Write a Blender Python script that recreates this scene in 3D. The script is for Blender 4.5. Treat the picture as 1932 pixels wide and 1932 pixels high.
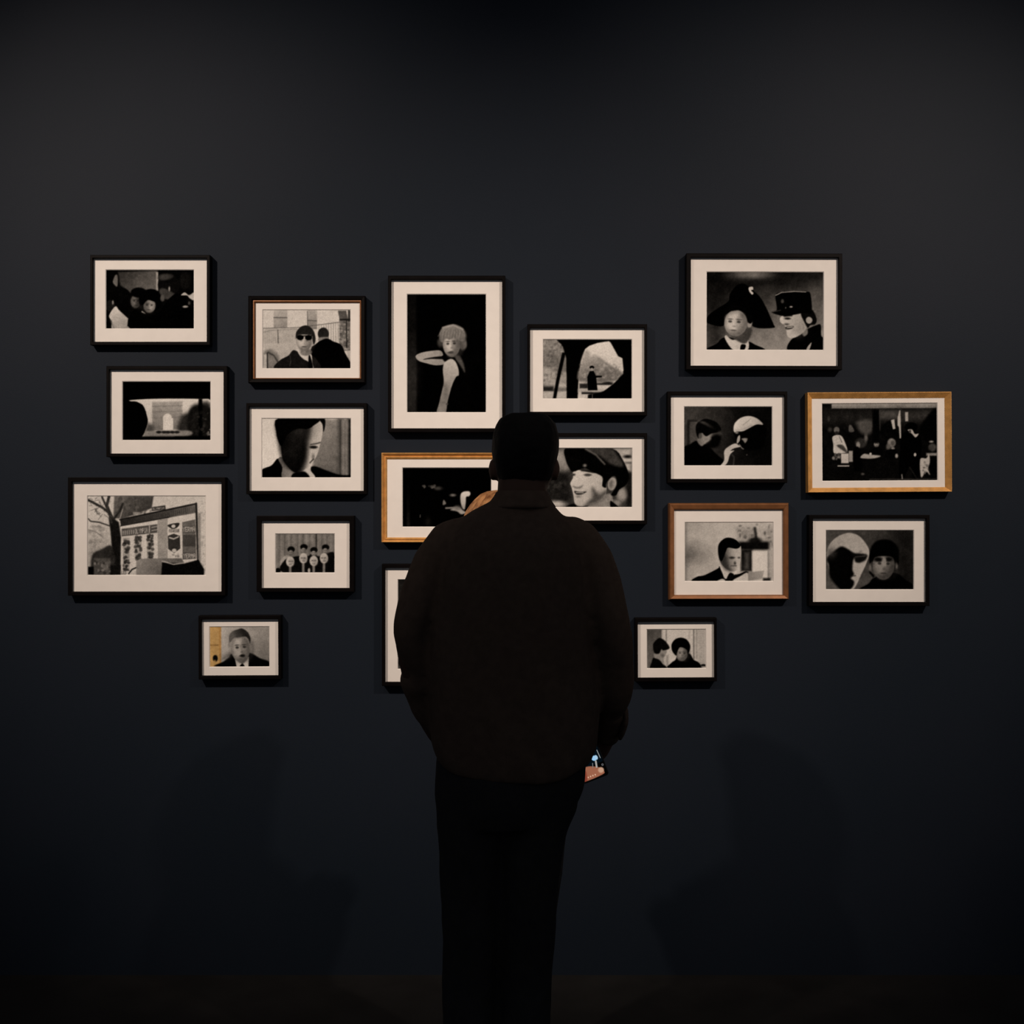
import bpy, bmesh, math, random
import numpy as np
from mathutils import Vector, Matrix, noise

random.seed(4)
rng = np.random.default_rng(7)
for o in list(bpy.data.objects):
    bpy.data.objects.remove(o)
scene = bpy.context.scene
C = scene.collection

# ------------------------------------------------------------------ camera
# wall plane y = 0, camera looks along +y; 1932 px frame, focal length 2240 px
F_PX, CAM_D, CAM_H = 2240.0, 4.0, 1.56
cam_d = bpy.data.cameras.new('camera')
cam_d.sensor_width = 36.0
cam_d.lens = 36.0 * F_PX / 1932.0
cam = bpy.data.objects.new('camera', cam_d)
cam.location = (0, -CAM_D, CAM_H)
cam.rotation_euler = (math.pi / 2, 0, 0)
C.objects.link(cam)
scene.camera = cam

# ------------------------------------------------------------------ world and lamps
world = bpy.data.worlds.new('gallery_dim')
scene.world = world
world.use_nodes = True
bg = world.node_tree.nodes['Background']
bg.inputs[0].default_value = (0.80, 0.82, 0.9, 1)
bg.inputs[1].default_value = 0.12

def spot(x, aim_x, energy, aim_z=1.84, y=-3.3, z=4.05, size=47.5, blend=1.0):
    d = bpy.data.lights.new('track_spot', 'SPOT')
    d.energy = energy
    d.color = (1.0, 0.81, 0.675)
    d.shadow_soft_size = 0.07
    d.spot_size = math.radians(size)
    d.spot_blend = blend
    o = bpy.data.objects.new('track_spot', d)
    o.location = (x, y, z)
    v = Vector((aim_x, 0, aim_z)) - o.location
    o.rotation_euler = v.to_track_quat('-Z', 'Y').to_euler()
    C.objects.link(o)
SPOT_E = 480
spot(-2.65, -0.96, SPOT_E * 1.19)
spot(-0.85, -0.55, SPOT_E * 0.09)
spot(0.85, 0.55, SPOT_E * 0.09)
spot(2.65, 0.96, SPOT_E * 1.08)

vs = scene.view_settings
vs.view_transform = 'Standard'
vs.look = 'None'
vs.exposure = 0.0
vs.gamma = 1.0
vs.use_curve_mapping = False

# ------------------------------------------------------------------ materials
def mat(name, col, rough=0.6, metal=0.0, spec=0.3, var=0.0, scale=8.0, bump=0.0, bscale=80.0, stretch=None, col2=None):
    m = bpy.data.materials.new(name)
    m.use_nodes = True
    nt = m.node_tree
    b = nt.nodes['Principled BSDF']
    b.inputs['Base Color'].default_value = (*col, 1)
    b.inputs['Roughness'].default_value = rough
    b.inputs['Metallic'].default_value = metal
    b.inputs['Specular IOR Level'].default_value = spec
    tc = nt.nodes.new('ShaderNodeTexCoord')
    mp = nt.nodes.new('ShaderNodeMapping')
    nt.links.new(tc.outputs['Object'], mp.inputs['Vector'])
    if stretch:
        mp.inputs['Scale'].default_value = stretch
    if var > 0 or col2:
        n = nt.nodes.new('ShaderNodeTexNoise')
        n.inputs['Scale'].default_value = scale
        n.inputs['Detail'].default_value = 5
        nt.links.new(mp.outputs['Vector'], n.inputs['Vector'])
        r = nt.nodes.new('ShaderNodeValToRGB')
        r.color_ramp.elements[0].position = 0.3
        r.color_ramp.elements[1].position = 0.7
        c0 = [c * (1 - var) for c in col]
        c1 = list(col2) if col2 else [min(1, c * (1 + var)) for c in col]
        r.color_ramp.elements[0].color = (*c0, 1)
        r.color_ramp.elements[1].color = (*c1, 1)
        nt.links.new(n.outputs['Fac'], r.inputs['Fac'])
        nt.links.new(r.outputs['Color'], b.inputs['Base Color'])
    if bump > 0:
        n2 = nt.nodes.new('ShaderNodeTexNoise')
        n2.inputs['Scale'].default_value = bscale
        n2.inputs['Detail'].default_value = 4
        nt.links.new(mp.outputs['Vector'], n2.inputs['Vector'])
        bp = nt.nodes.new('ShaderNodeBump')
        bp.inputs['Strength'].default_value = bump
        bp.inputs['Distance'].default_value = 0.002
        nt.links.new(n2.outputs['Fac'], bp.inputs['Height'])
        nt.links.new(bp.outputs['Normal'], b.inputs['Normal'])
    return m

M = {
    'wall': mat('slate_wall_paint', (0.0090, 0.0148, 0.0235), 0.60, spec=0.10, var=0.10, scale=1.1, bump=0.12, bscale=260,
                col2=(0.0112, 0.0154, 0.0238)),
    'floor': mat('dark_floor', (0.012, 0.0115, 0.011), 0.6, spec=0.2, var=0.25, scale=5),
    'mount': mat('warm_white_mount_board', (0.80, 0.775, 0.735), 0.9, spec=0.1, var=0.02, scale=30),
    'bevel': mat('white_mount_core', (0.86, 0.84, 0.80), 0.9, spec=0.1),
    'black': mat('black_lacquered_wood', (0.0026, 0.0019, 0.0019), 0.5, spec=0.05, var=0.3, scale=20),
    'gold': mat('gilded_wood', (0.64, 0.335, 0.098), 0.45, metal=0.35, spec=0.4, var=0.18, scale=45, bump=0.2, bscale=300,
                stretch=(1, 1, 1)),
    'bronze': mat('bronze_brown_wood', (0.22, 0.092, 0.034), 0.42, metal=0.35, spec=0.4, var=0.16, scale=45),
    'jacket': mat('dark_brown_wool', (0.062, 0.044, 0.034), 0.95, spec=0.05, var=0.12, scale=60, bump=0.3, bscale=420),
    'trousers': mat('black_cotton', (0.018, 0.018, 0.019), 0.9, spec=0.05, var=0.12, scale=50),
    'skin': mat('skin', (0.050, 0.028, 0.021), 0.6, spec=0.15, var=0.06, scale=25),
    'hair_black': mat('short_black_hair', (0.005, 0.0045, 0.0045), 0.7, spec=0.1, var=0.4, scale=200),
    'hair_red': mat('copper_blonde_hair', (0.36, 0.135, 0.045), 0.5, spec=0.35, var=0.45, scale=60, stretch=(1, 1, 0.12),
                    col2=(0.70, 0.35, 0.14)),
    'coat': mat('dark_navy_cloth', (0.02, 0.021, 0.026), 0.9, spec=0.05, var=0.1, scale=40),
    'fair_skin': mat('fair_skin', (0.50, 0.30, 0.22), 0.55, spec=0.3),
    'shoe': mat('black_leather', (0.012, 0.011, 0.010), 0.45, spec=0.3),
    'phone': mat('black_phone_case', (0.008, 0.008, 0.009), 0.35, spec=0.4),
}

def attr_mat(name, emit=0.0):
    m = bpy.data.materials.new(name)
    m.use_nodes = True
    nt = m.node_tree
    b = nt.nodes['Principled BSDF']
    a = nt.nodes.new('ShaderNodeAttribute')
    a.attribute_name = 'tone'
    b.inputs['Roughness'].default_value = 0.8
    b.inputs['Specular IOR Level'].default_value = 0.0 if not emit else 0.1
    if emit:
        b.inputs['Base Color'].default_value = (0.004, 0.004, 0.004, 1)
        nt.links.new(a.outputs['Color'], b.inputs['Emission Color'])
        b.inputs['Emission Strength'].default_value = emit
    else:
        nt.links.new(a.outputs['Color'], b.inputs['Base Color'])
    return m
M['print'] = attr_mat('silver_gelatin_print')
M['screen'] = attr_mat('lit_phone_screen', 1.0)

# ------------------------------------------------------------------ object helpers
def obj(name, mesh, material, parent=None, smooth=False):
    if isinstance(mesh, bmesh.types.BMesh):
        me = bpy.data.meshes.new(name)
        mesh.to_mesh(me)
        mesh.free()
        mesh = me
    mesh.materials.clear()
    mesh.materials.append(M[material])
    if smooth:
        mesh.polygons.foreach_set('use_smooth', [True] * len(mesh.polygons))
    o = bpy.data.objects.new(name, mesh)
    C.objects.link(o)
    if parent:
        o.parent = parent
    return o

def thing(name, label, cat, loc=(0, 0, 0), rot=(0, 0, 0), group=None):
    o = bpy.data.objects.new(name, None)
    o.empty_display_size = 0.05
    o.location = loc
    o.rotation_euler = rot
    o['label'] = label
    o['category'] = cat
    if group:
        o['group'] = group
    C.objects.link(o)
    return o

def box(bm, x0, x1, y0, y1, z0, z1):
    v = [bm.verts.new(p) for p in ((x0, y0, z0), (x1, y0, z0), (x1, y1, z0), (x0, y1, z0),
                                   (x0, y0, z1), (x1, y0, z1), (x1, y1, z1), (x0, y1, z1))]
    for f in ((0, 3, 2, 1), (4, 5, 6, 7), (0, 1, 5, 4), (1, 2, 6, 5), (2, 3, 7, 6), (3, 0, 4, 7)):
        bm.faces.new([v[i] for i in f])

# ------------------------------------------------------------------ structure
bm = bmesh.new(); box(bm, -7, 7, 0, 0.2, 0, 4.6)
w = obj('wall_back', bm, 'wall'); w['kind'] = 'structure'
bm = bmesh.new(); box(bm, -7, 7, -9, 0.2, -0.1, 0)
fl = obj('floor', bm, 'floor'); fl['kind'] = 'structure'

# ------------------------------------------------------------------ flat print painter
FONT = {'O': '01110100011000110001100011000101110', 'L': '10000100001000010000100001000011111',
        'Y': '10001100010101000100001000010000100', 'M': '10001110111010110101100011000110001',
        'P': '11110100011000111110100001000010000', 'I': '01110001000010000100001000010001110',
        'A': '01110100011000111111100011000110001', 'E': '11111100001000011110100001000011111',
        'R': '11110100011000111110101001001010001', 'S': '01111100001000001110000010000111110'}

def crom(p, n=4):
    p = np.asarray(p, float)
    out = []
    k = len(p)
    for i in range(k):
        a, b, c, d = p[i - 1], p[i], p[(i + 1) % k], p[(i + 2) % k]
        for j in range(n):
            t = j / n
            out.append(0.5 * (2 * b + (c - a) * t + (2 * a - 5 * b + 4 * c - d) * t * t + (3 * b - a - 3 * c + d) * t ** 3))
    return np.array(out)

class Art:
    RES = 1.15
    def __init__(s, sc, l, t, r, b, bgtone):
        s.k = Art.RES / sc
        s.l, s.t = l, t
        s.W = int(round((r - l) * s.k)) + 1
        s.H = int(round((b - t) * s.k)) + 1
        s.a = np.zeros((s.H, s.W, 3))
        xs = np.arange(s.W) / s.k + l
        ys = np.arange(s.H) / s.k + t
        s.X, s.Y = np.meshgrid(xs, ys)
        s.a[:] = s.tone(bgtone)
    def tone(s, t):
        if isinstance(t, tuple) and len(t) == 6:      # linear gradient t0, t1, x0, y0, x1, y1
            t0, t1, x0, y0, x1, y1 = t
            d = (x1 - x0) ** 2 + (y1 - y0) ** 2
            u = np.clip(((s.X - x0) * (x1 - x0) + (s.Y - y0) * (y1 - y0)) / d, 0, 1)
            return (t0 + (t1 - t0) * u)[..., None] * np.ones(3)
        if isinstance(t, tuple):
            return np.array(t, float)
        return np.array([t, t, t], float)
    def put(s, sd, tone, soft, al):
        m = np.clip(0.5 - sd * s.k / (2 * max(soft, 0.5)), 0, 1)
        m = (m * m * (3 - 2 * m) * al)[..., None]
        s.a = s.a * (1 - m) + s.tone(tone) * m
    def poly(s, pts, tone, soft=0.8, al=1.0, hard=False):
        p = np.asarray(pts, float) if hard else crom(pts)
        best = np.full(s.X.shape, 1e18)
        ins = np.zeros(s.X.shape, bool)
        for i in range(len(p)):
            x1, y1 = p[i - 1]; x2, y2 = p[i]
            dx, dy = x2 - x1, y2 - y1
            L = dx * dx + dy * dy
            if L < 1e-9:
                continue
            u = np.clip(((s.X - x1) * dx + (s.Y - y1) * dy) / L, 0, 1)
            best = np.minimum(best, (s.X - x1 - u * dx) ** 2 + (s.Y - y1 - u * dy) ** 2)
            if dy != 0:
                ins ^= ((y1 > s.Y) != (y2 > s.Y)) & (s.X < dx * (s.Y - y1) / dy + x1)
        s.put(np.where(ins, -1, 1) * np.sqrt(best), tone, soft, al)
    def rect(s, x0, y0, x1, y1, tone, soft=0.6, al=1.0):
        sd = np.maximum(np.maximum(x0 - s.X, s.X - x1), np.maximum(y0 - s.Y, s.Y - y1))
        s.put(sd, tone, soft, al)
    def ell(s, cx, cy, rx, ry, tone, soft=0.8, al=1.0, rot=0.0):
        c, q = math.cos(rot), math.sin(rot)
        u = ((s.X - cx) * c + (s.Y - cy) * q) / rx
        v = (-(s.X - cx) * q + (s.Y - cy) * c) / ry
        s.put((np.sqrt(u * u + v * v) - 1) * min(rx, ry), tone, soft, al)
    def line(s, pts, wd, tone, soft=0.6, al=1.0):
        best = np.full(s.X.shape, 1e18)
        for (x1, y1), (x2, y2) in zip(pts, pts[1:]):
            dx, dy = x2 - x1, y2 - y1
            L = dx * dx + dy * dy + 1e-9
            u = np.clip(((s.X - x1) * dx + (s.Y - y1) * dy) / L, 0, 1)
            best = np.minimum(best, (s.X - x1 - u * dx) ** 2 + (s.Y - y1 - u * dy) ** 2)
        s.put(np.sqrt(best) - wd / 2, tone, soft, al)
    def text(s, word, x, y, wd, h, tone, slope=0.0):
        n = len(word)
        cw = wd / n
        for i, ch in enumerate(word):
            g = FONT[ch]
            for r in range(7):
                for c in range(5):
                    if g[r * 5 + c] == '1':
                        x0 = x + i * cw + c * cw / 6
                        y0 = y + r * h / 7 + slope * (x0 - x)
                        s.rect(x0, y0, x0 + cw / 5.5, y0 + h / 6.5, tone, 0.5)
    def face(s, cx, cy, rx, ry, t, turn=0.0, rot=0.0, shade=0.0, feat=1.0):
        """a plain generic face: skin oval, shaded side, eyes, nose, mouth"""
        c, q = math.cos(rot), math.sin(rot)
        def P(u, v):
            return cx + u * rx * c - v * ry * q, cy + u * rx * q + v * ry * c
        s.ell(cx, cy, rx, ry, t * 0.72, 1.0, 1, rot)
        x, y = P(-0.12 if shade >= 0 else 0.12, -0.08)
        s.ell(x, y, rx * 0.68, ry * 0.70, t * 1.06, 6.0 if rx * s.k > 10 else 2.5, 1, rot)
        x, y = P(0, 0.86); s.ell(x, y, rx * 0.55, ry * 0.20, t * 0.5, 3, 0.5, rot)
        if shade:
            x, y = P(0.75 * (1 if shade > 0 else -1), 0.05)
            s.ell(x, y, rx * 0.75, ry * 0.95, t * 0.35, 4, abs(shade), rot)
        o = turn * 0.35
        for e in (-0.38, 0.38):
            x, y = P(e + o, -0.10); s.ell(x, y, rx * 0.17, ry * 0.09, t * 0.25, 1, 0.9 * feat, rot)
            x, y = P(e + o, -0.28); s.ell(x, y, rx * 0.24, ry * 0.05, t * 0.3, 1, 0.8 * feat, rot)
        x, y = P(o * 1.5 + 0.05, 0.26); s.ell(x, y, rx * 0.15, ry * 0.07, t * 0.5, 1.2, 0.5 * feat, rot)
        x, y = P(o * 1.2, 0.56); s.ell(x, y, rx * 0.27, ry * 0.06, t * 0.35, 1, 0.85 * feat, rot)
    def speck(s, x0, y0, x1, y1, n, smin, smax, t0, t1, al=0.6):
        for _ in range(n):
            x, y = rng.uniform(x0, x1), rng.uniform(y0, y1)
            s.ell(x, y, rng.uniform(smin, smax), rng.uniform(smin, smax), rng.uniform(t0, t1), 1.0, al)
    def grain(s, amp):
        # soft lens blur, then paper mottling and film grain
        for ax in (0, 1):
            p = np.concatenate([s.a.take([0], ax), s.a, s.a.take([-1], ax)], ax)
            n_ = s.a.shape[ax]
            s.a = 0.2 * p.take(range(0, n_), ax) + 0.6 * p.take(range(1, n_ + 1), ax) + 0.2 * p.take(range(2, n_ + 2), ax)
        mot = np.zeros((s.H, s.W))
        for step, am in ((14, 0.09), (6, 0.08), (3, 0.06)):
            g = rng.normal(0, 1, (s.H // step + 3, s.W // step + 3))
            yy, xx = np.mgrid[0:s.H, 0:s.W] / step
            yi, xi = yy.astype(int), xx.astype(int)
            fy, fx = yy - yi, xx - xi
            mot += am * ((g[yi, xi] * (1 - fx) + g[yi, xi + 1] * fx) * (1 - fy) + (g[yi + 1, xi] * (1 - fx) + g[yi + 1, xi + 1] * fx) * fy)
        lum_ = s.a.mean(2, keepdims=True) / 255
        s.a = s.a * (1 + mot[..., None] * np.clip(1.0 - 1.1 * lum_, 0.12, 1) * 0.8) + np.maximum(mot[..., None], 0) * 7 * (1 - lum_)
        n = rng.normal(0, 1, s.a.shape[:2])
        n = (n + np.roll(n, 1, 0) + np.roll(n, 1, 1) + np.roll(n, 1, (0, 1))) / 2
        lum = s.a.mean(2) / 255
        s.a = s.a + (n * amp * (0.25 + lum))[..., None]
    def colors(s, gain=0.79, ref=205.0):
        t = np.clip(s.a, 5, 215)
        c = gain * (t / ref) ** 2.2
        return c * np.array([1.0, 0.985, 0.93])

def grid_mesh(name, art, x0, x1, z0, z1, y, cols):
    H, W = art.H, art.W
    gx, gz = np.meshgrid(np.linspace(x0, x1, W), np.linspace(z1, z0, H))
    co = np.stack([gx, np.full_like(gx, y), gz], -1).reshape(-1, 3)
    idx = np.arange(H * W).reshape(H, W)
    q = np.stack([idx[1:, :-1], idx[1:, 1:], idx[:-1, 1:], idx[:-1, :-1]], -1).reshape(-1, 4)
    me = bpy.data.meshes.new(name)
    me.vertices.add(len(co)); me.vertices.foreach_set('co', co.ravel())
    me.loops.add(q.size); me.loops.foreach_set('vertex_index', q.ravel())
    me.polygons.add(len(q)); me.polygons.foreach_set('loop_start', np.arange(0, q.size, 4))
    me.update()
    at = me.color_attributes.new('tone', 'FLOAT_COLOR', 'POINT')
    rgba = np.concatenate([cols.reshape(-1, 3), np.ones((H * W, 1))], 1)
    at.data.foreach_set('color', rgba.ravel())
    return me

# ---- the photographs: generic monochrome scenes with the tones and masses of each print
def art_crowd():
    A = Art(5.52, 556, 330, 1466, 937, 11)
    A.poly([(680, 350), (1085, 335), (1090, 540), (980, 560), (800, 570), (700, 480)], (52, 84, 760, 350, 960, 540), 3, hard=True)
    A.rect(1074, 350, 1096, 545, 140, 1)
    A.poly([(648, 385), (672, 385), (676, 450), (668, 500), (640, 480), (625, 450)], 95, 1.5)
    A.ell(710, 640, 115, 130, 10, 1.5)
    A.ell(600, 700, 48, 60, 26, 1.5); A.ell(625, 665, 9, 22, 120, 1)
    A.poly([(585, 800), (650, 705), (690, 745), (760, 810), (812, 865), (800, 950), (625, 950), (612, 860)], (185, 135, 640, 740, 700, 937), 1)
    A.line([(600, 850), (640, 937)], 12, 90, 2, 0.6)
    A.face(862, 655, 52, 68, 96, 0.2, 0, 0.6)
    A.ell(893, 562, 84, 52, 8, 1.5)
    A.ell(1020, 640, 125, 115, 6, 1.5)
    A.face(1005, 700, 62, 70, 130, -0.1, 0.1, -0.4)
    A.poly([(910, 600), (1010, 560), (1090, 620), (1070, 660), (990, 640), (930, 690)], 6, 1)
    A.poly([(930, 755), (965, 780), (925, 765)], 150, 0.8)
    A.ell(1205, 485, 112, 108, 16, 1.5)
    A.ell(1170, 400, 75, 32, 62, 3, 0.9, -0.1)
    A.poly([(1105, 540), (1160, 520), (1280, 590), (1200, 630), (1140, 610)], 55, 2.5)
    A.ell(1212, 525, 9, 24, 130, 1)
    A.ell(1140, 620, 22, 35, 85, 1.5, 0.8)
    A.poly([(1180, 660), (1290, 570), (1400, 650), (1480, 950), (820, 950), (840, 740), (950, 800), (1090, 780)], 7, 1)
    A.poly([(1335, 590), (1370, 560), (1410, 588), (1440, 578), (1470, 560), (1470, 640), (1425, 622), (1395, 592)], 165, 1)
    A.ell(1378, 708, 28, 11, 140, 1); A.ell(1418, 672, 12, 18, 60, 1.5)
    A.ell(1380, 440, 60, 90, 20, 4)
    A.grain(5); return A

def art_arch():
    A = Art(6.44, 464, 325, 1526, 1030, 4)
    A.poly([(520, 560), (620, 542), (900, 530), (1385, 532), (1526, 545), (1526, 660), (1300, 680), (1150, 970), (760, 990), (700, 980), (760, 800), (700, 600)],
           (200, 165, 1000, 530, 1000, 980), 1.0)
    A.poly([(820, 570), (1190, 560), (1180, 620), (1190, 740), (1140, 900), (820, 920)], (150, 105, 1000, 560, 1000, 920), 2.5, hard=True)
    for y in (622, 690, 762):
        A.line([(825, y), (1185, y - 8)], 10, 105, 1.5, 0.7)
    A.ell(1005, 770, 54, 60, 196, 1); A.rect(952, 765, 1075, 915, 196, 1.2)
    A.rect(1030, 915, 1060, 940, 150, 2)
    A.poly([(1160, 760), (1260, 690), (1320, 610), (1526, 590), (1526, 1030), (1150, 1000)], 38, 7)
    A.poly([(1280, 660), (1526, 650), (1526, 1030), (1270, 1030)], 22, 4)
    A.rect(1382, 530, 1428, 1030, 8, 2)
    A.speck(1290, 690, 1510, 960, 40, 6, 22, 12, 60, 0.5)
    A.poly([(760, 830), (840, 860), (830, 930), (740, 930)], 70, 6)
    A.poly([(720, 930), (1250, 915), (1260, 980), (900, 990), (710, 975)], 120, 3)
    for x in (900, 965, 1010, 1065, 1120):
        A.ell(x, 935, 32, 16, 30, 1.2)
    A.poly([(464, 560), (560, 562), (640, 570), (720, 640), (750, 720), (768, 800), (740, 900), (700, 980), (600, 1040), (464, 1040)], 3, 1.0)
    A.rect(464, 985, 1526, 1040, 6, 3)
    A.speck(1490, 890, 1526, 980, 6, 8, 14, 80, 150, 0.7)
    A.grain(5); return A

def art_street():
    A = Art(5.682, 318, 320, 1580, 1163, 186)
    A.rect(318, 600, 560, 1163, (185, 120, 400, 600, 400, 1163), 8)
    A.speck(330, 640, 480, 1000, 60, 10, 26, 95, 170, 0.4)
    A.poly([(600, 320), (1020, 320), (1000, 450), (700, 560), (590, 560)], (88, 58, 640, 330, 900, 500), 2, hard=True)
    A.speck(620, 330, 1000, 520, 70, 8, 26, 45, 105, 0.5)
    A.poly([(1000, 440), (1145, 418), (1150, 465), (1000, 480)], 45, 1, hard=True)
    A.text('OLYMPIA', 1006, 446, 130, 22, 165, -0.08)
    A.rect(800, 490, 880, 520, 150, 1.5, 0.7)
    # fascia band
    A.poly([(660, 570), (1470, 400), (1475, 500), (670, 640)], (40, 90, 700, 570, 1450, 470), 1, hard=True)
    A.line([(660, 572), (1470, 402)], 16, 28, 1)
    A.line([(670, 640), (1180, 548)], 14, 35, 1.2)
    for i in range(26):
        x = 900 + i * 22
        A.line([(x, 545 - (x - 900) * 0.2), (x + 4, 598 - (x - 900) * 0.21)], 7, 40, 0.7, 0.5)
    # facade
    A.poly([(672, 645), (1180, 555), (1465, 502), (1480, 1110), (665, 1150)], 190, 0.8, hard=True)
    A.poly([(1062, 575), (1170, 560), (1170, 990), (1066, 990)], 140, 1, hard=True)
    A.poly([(678, 670), (1060, 620), (1060, 712), (680, 752)], 75, 0.8, hard=True)
    A.text('OLYMPIA', 822, 672, 136, 52, 178, -0.12)
    for x in (690, 712, 734, 756, 778, 800):
        A.rect(x, 692 - (x - 690) * 0.1, x + 10, 736 - (x - 690) * 0.1, 160, 0.6, 0.8)
    A.line([(975, 640), (975, 710)], 10, 170, 0.6); A.line([(1000, 655), (1055, 645)], 8, 165, 0.6); A.line([(1000, 690), (1055, 680)], 8, 165, 0.6)
    for x in (692, 818, 948):
        A.rect(x, 765 - (x - 690) * 0.12, x + 72, 1000 if x > 800 else 1110, 150, 0.8)
        for k in range(4 if x < 800 else 3):
            y = 775 + k * 95 - (x - 690) * 0.16
            A.speck(x + 6, y, x + 66, y + 70, 12, 10, 20, 30, 75, 0.75)
    # hoarding posters
    A.poly([(1172, 628), (1290, 606), (1280, 650), (1235, 672), (1195, 660)], 40, 0.8)
    A.ell(1232, 642, 22, 18, 185, 0.8)
    A.rect(1185, 672, 1295, 708, 120, 1)
    A.speck(1190, 676, 1292, 704, 16, 5, 9, 60, 170, 0.7)
    A.poly([(1172, 745), (1235, 722), (1300, 745), (1306, 880), (1240, 930), (1175, 885)], 48, 0.8, hard=True)
    A.line([(1190, 765), (1235, 778), (1285, 755)], 14, 170, 0.8)
    A.ell(1240, 902, 24, 20, 180, 0.8)
    A.speck(1200, 935, 1300, 970, 14, 5, 9, 80, 160, 0.7)
    A.poly([(1325, 600), (1465, 570), (1475, 990), (1330, 1000)], 92, 0.8, hard=True)
    A.rect(1330, 640, 1468, 712, 75, 0.8); A.text('YERMA', 1332, 652, 132, 52, 180, -0.05)
    A.rect(1335, 735, 1470, 860, 62, 1)
    A.rect(1335, 925, 1472, 990, 75, 0.8); A.text('YERMA', 1338, 935, 132, 50, 180, 0.0)
    A.line([(1475, 400), (1500, 1163)], 22, 35, 1)
    A.rect(1495, 500, 1525, 1163, 120, 2, 0.8)
    A.speck(1530, 330, 1580, 1160, 30, 6, 18, 110, 175, 0.4)
    # tree
    A.poly([(560, 1163), (575, 900), (560, 700), (540, 560), (575, 520), (600, 560), (650, 600), (672, 760), (665, 1163)], 24, 2, hard=True)
    A.line([(570, 600), (545, 500), (470, 440), (318, 360)], 26, 45, 1.2)
    A.line([(560, 540), (500, 400), (470, 330)], 20, 50, 1.2)
    A.line([(580, 560), (520, 420), (545, 320)], 30, 45, 1.5)
    A.line([(600, 560), (660, 480), (690, 400)], 22, 40, 1.5); A.line([(690, 460), (660, 560), (625, 578)], 8, 150, 0.8)
    for i in range(26):
        x, y = rng.uniform(325, 560), rng.uniform(330, 520)
        A.line([(x, y), (x + rng.uniform(-80, 80), y + rng.uniform(-60, 60))], 6, 70, 0.8, 0.7)
    A.line([(555, 640), (440, 600), (350, 590), (318, 560)], 14, 55, 1)
    A.line([(480, 760), (400, 700), (318, 680)], 8, 90, 1, 0.8)
    A.poly([(360, 960), (460, 890), (580, 860), (600, 1163), (380, 1163)], 42, 3)
    A.rect(380, 985, 560, 1163, 85, 2, 0.7); A.speck(385, 1000, 560, 1150, 30, 8, 22, 20, 140, 0.6)
    A.rect(318, 1075, 380, 1163, 12, 2)
    # kiosk in front
    A.rect(560, 1060, 670, 1163, 22, 2)
    A.rect(672, 1120, 840, 1163, 176, 1); A.text('LES', 676, 1122, 56, 34, 30)
    A.line([(755, 1150), (790, 1105), (835, 1085)], 14, 25, 1)
    A.poly([(835, 1020), (880, 990), (1100, 985), (1320, 985), (1350, 1040), (1110, 1060), (1105, 1180), (835, 1180)], (130, 95, 840, 1000, 1100, 1163), 1.2, hard=True)
    A.poly([(1110, 1030), (1350, 1040), (1500, 1000), (1560, 1100), (1560, 1180), (1100, 1180)], 14, 1.5, hard=True)
    A.line([(1110, 1015), (1230, 1050), (1350, 1035)], 10, 165, 1)
    A.grain(6); return A

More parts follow.
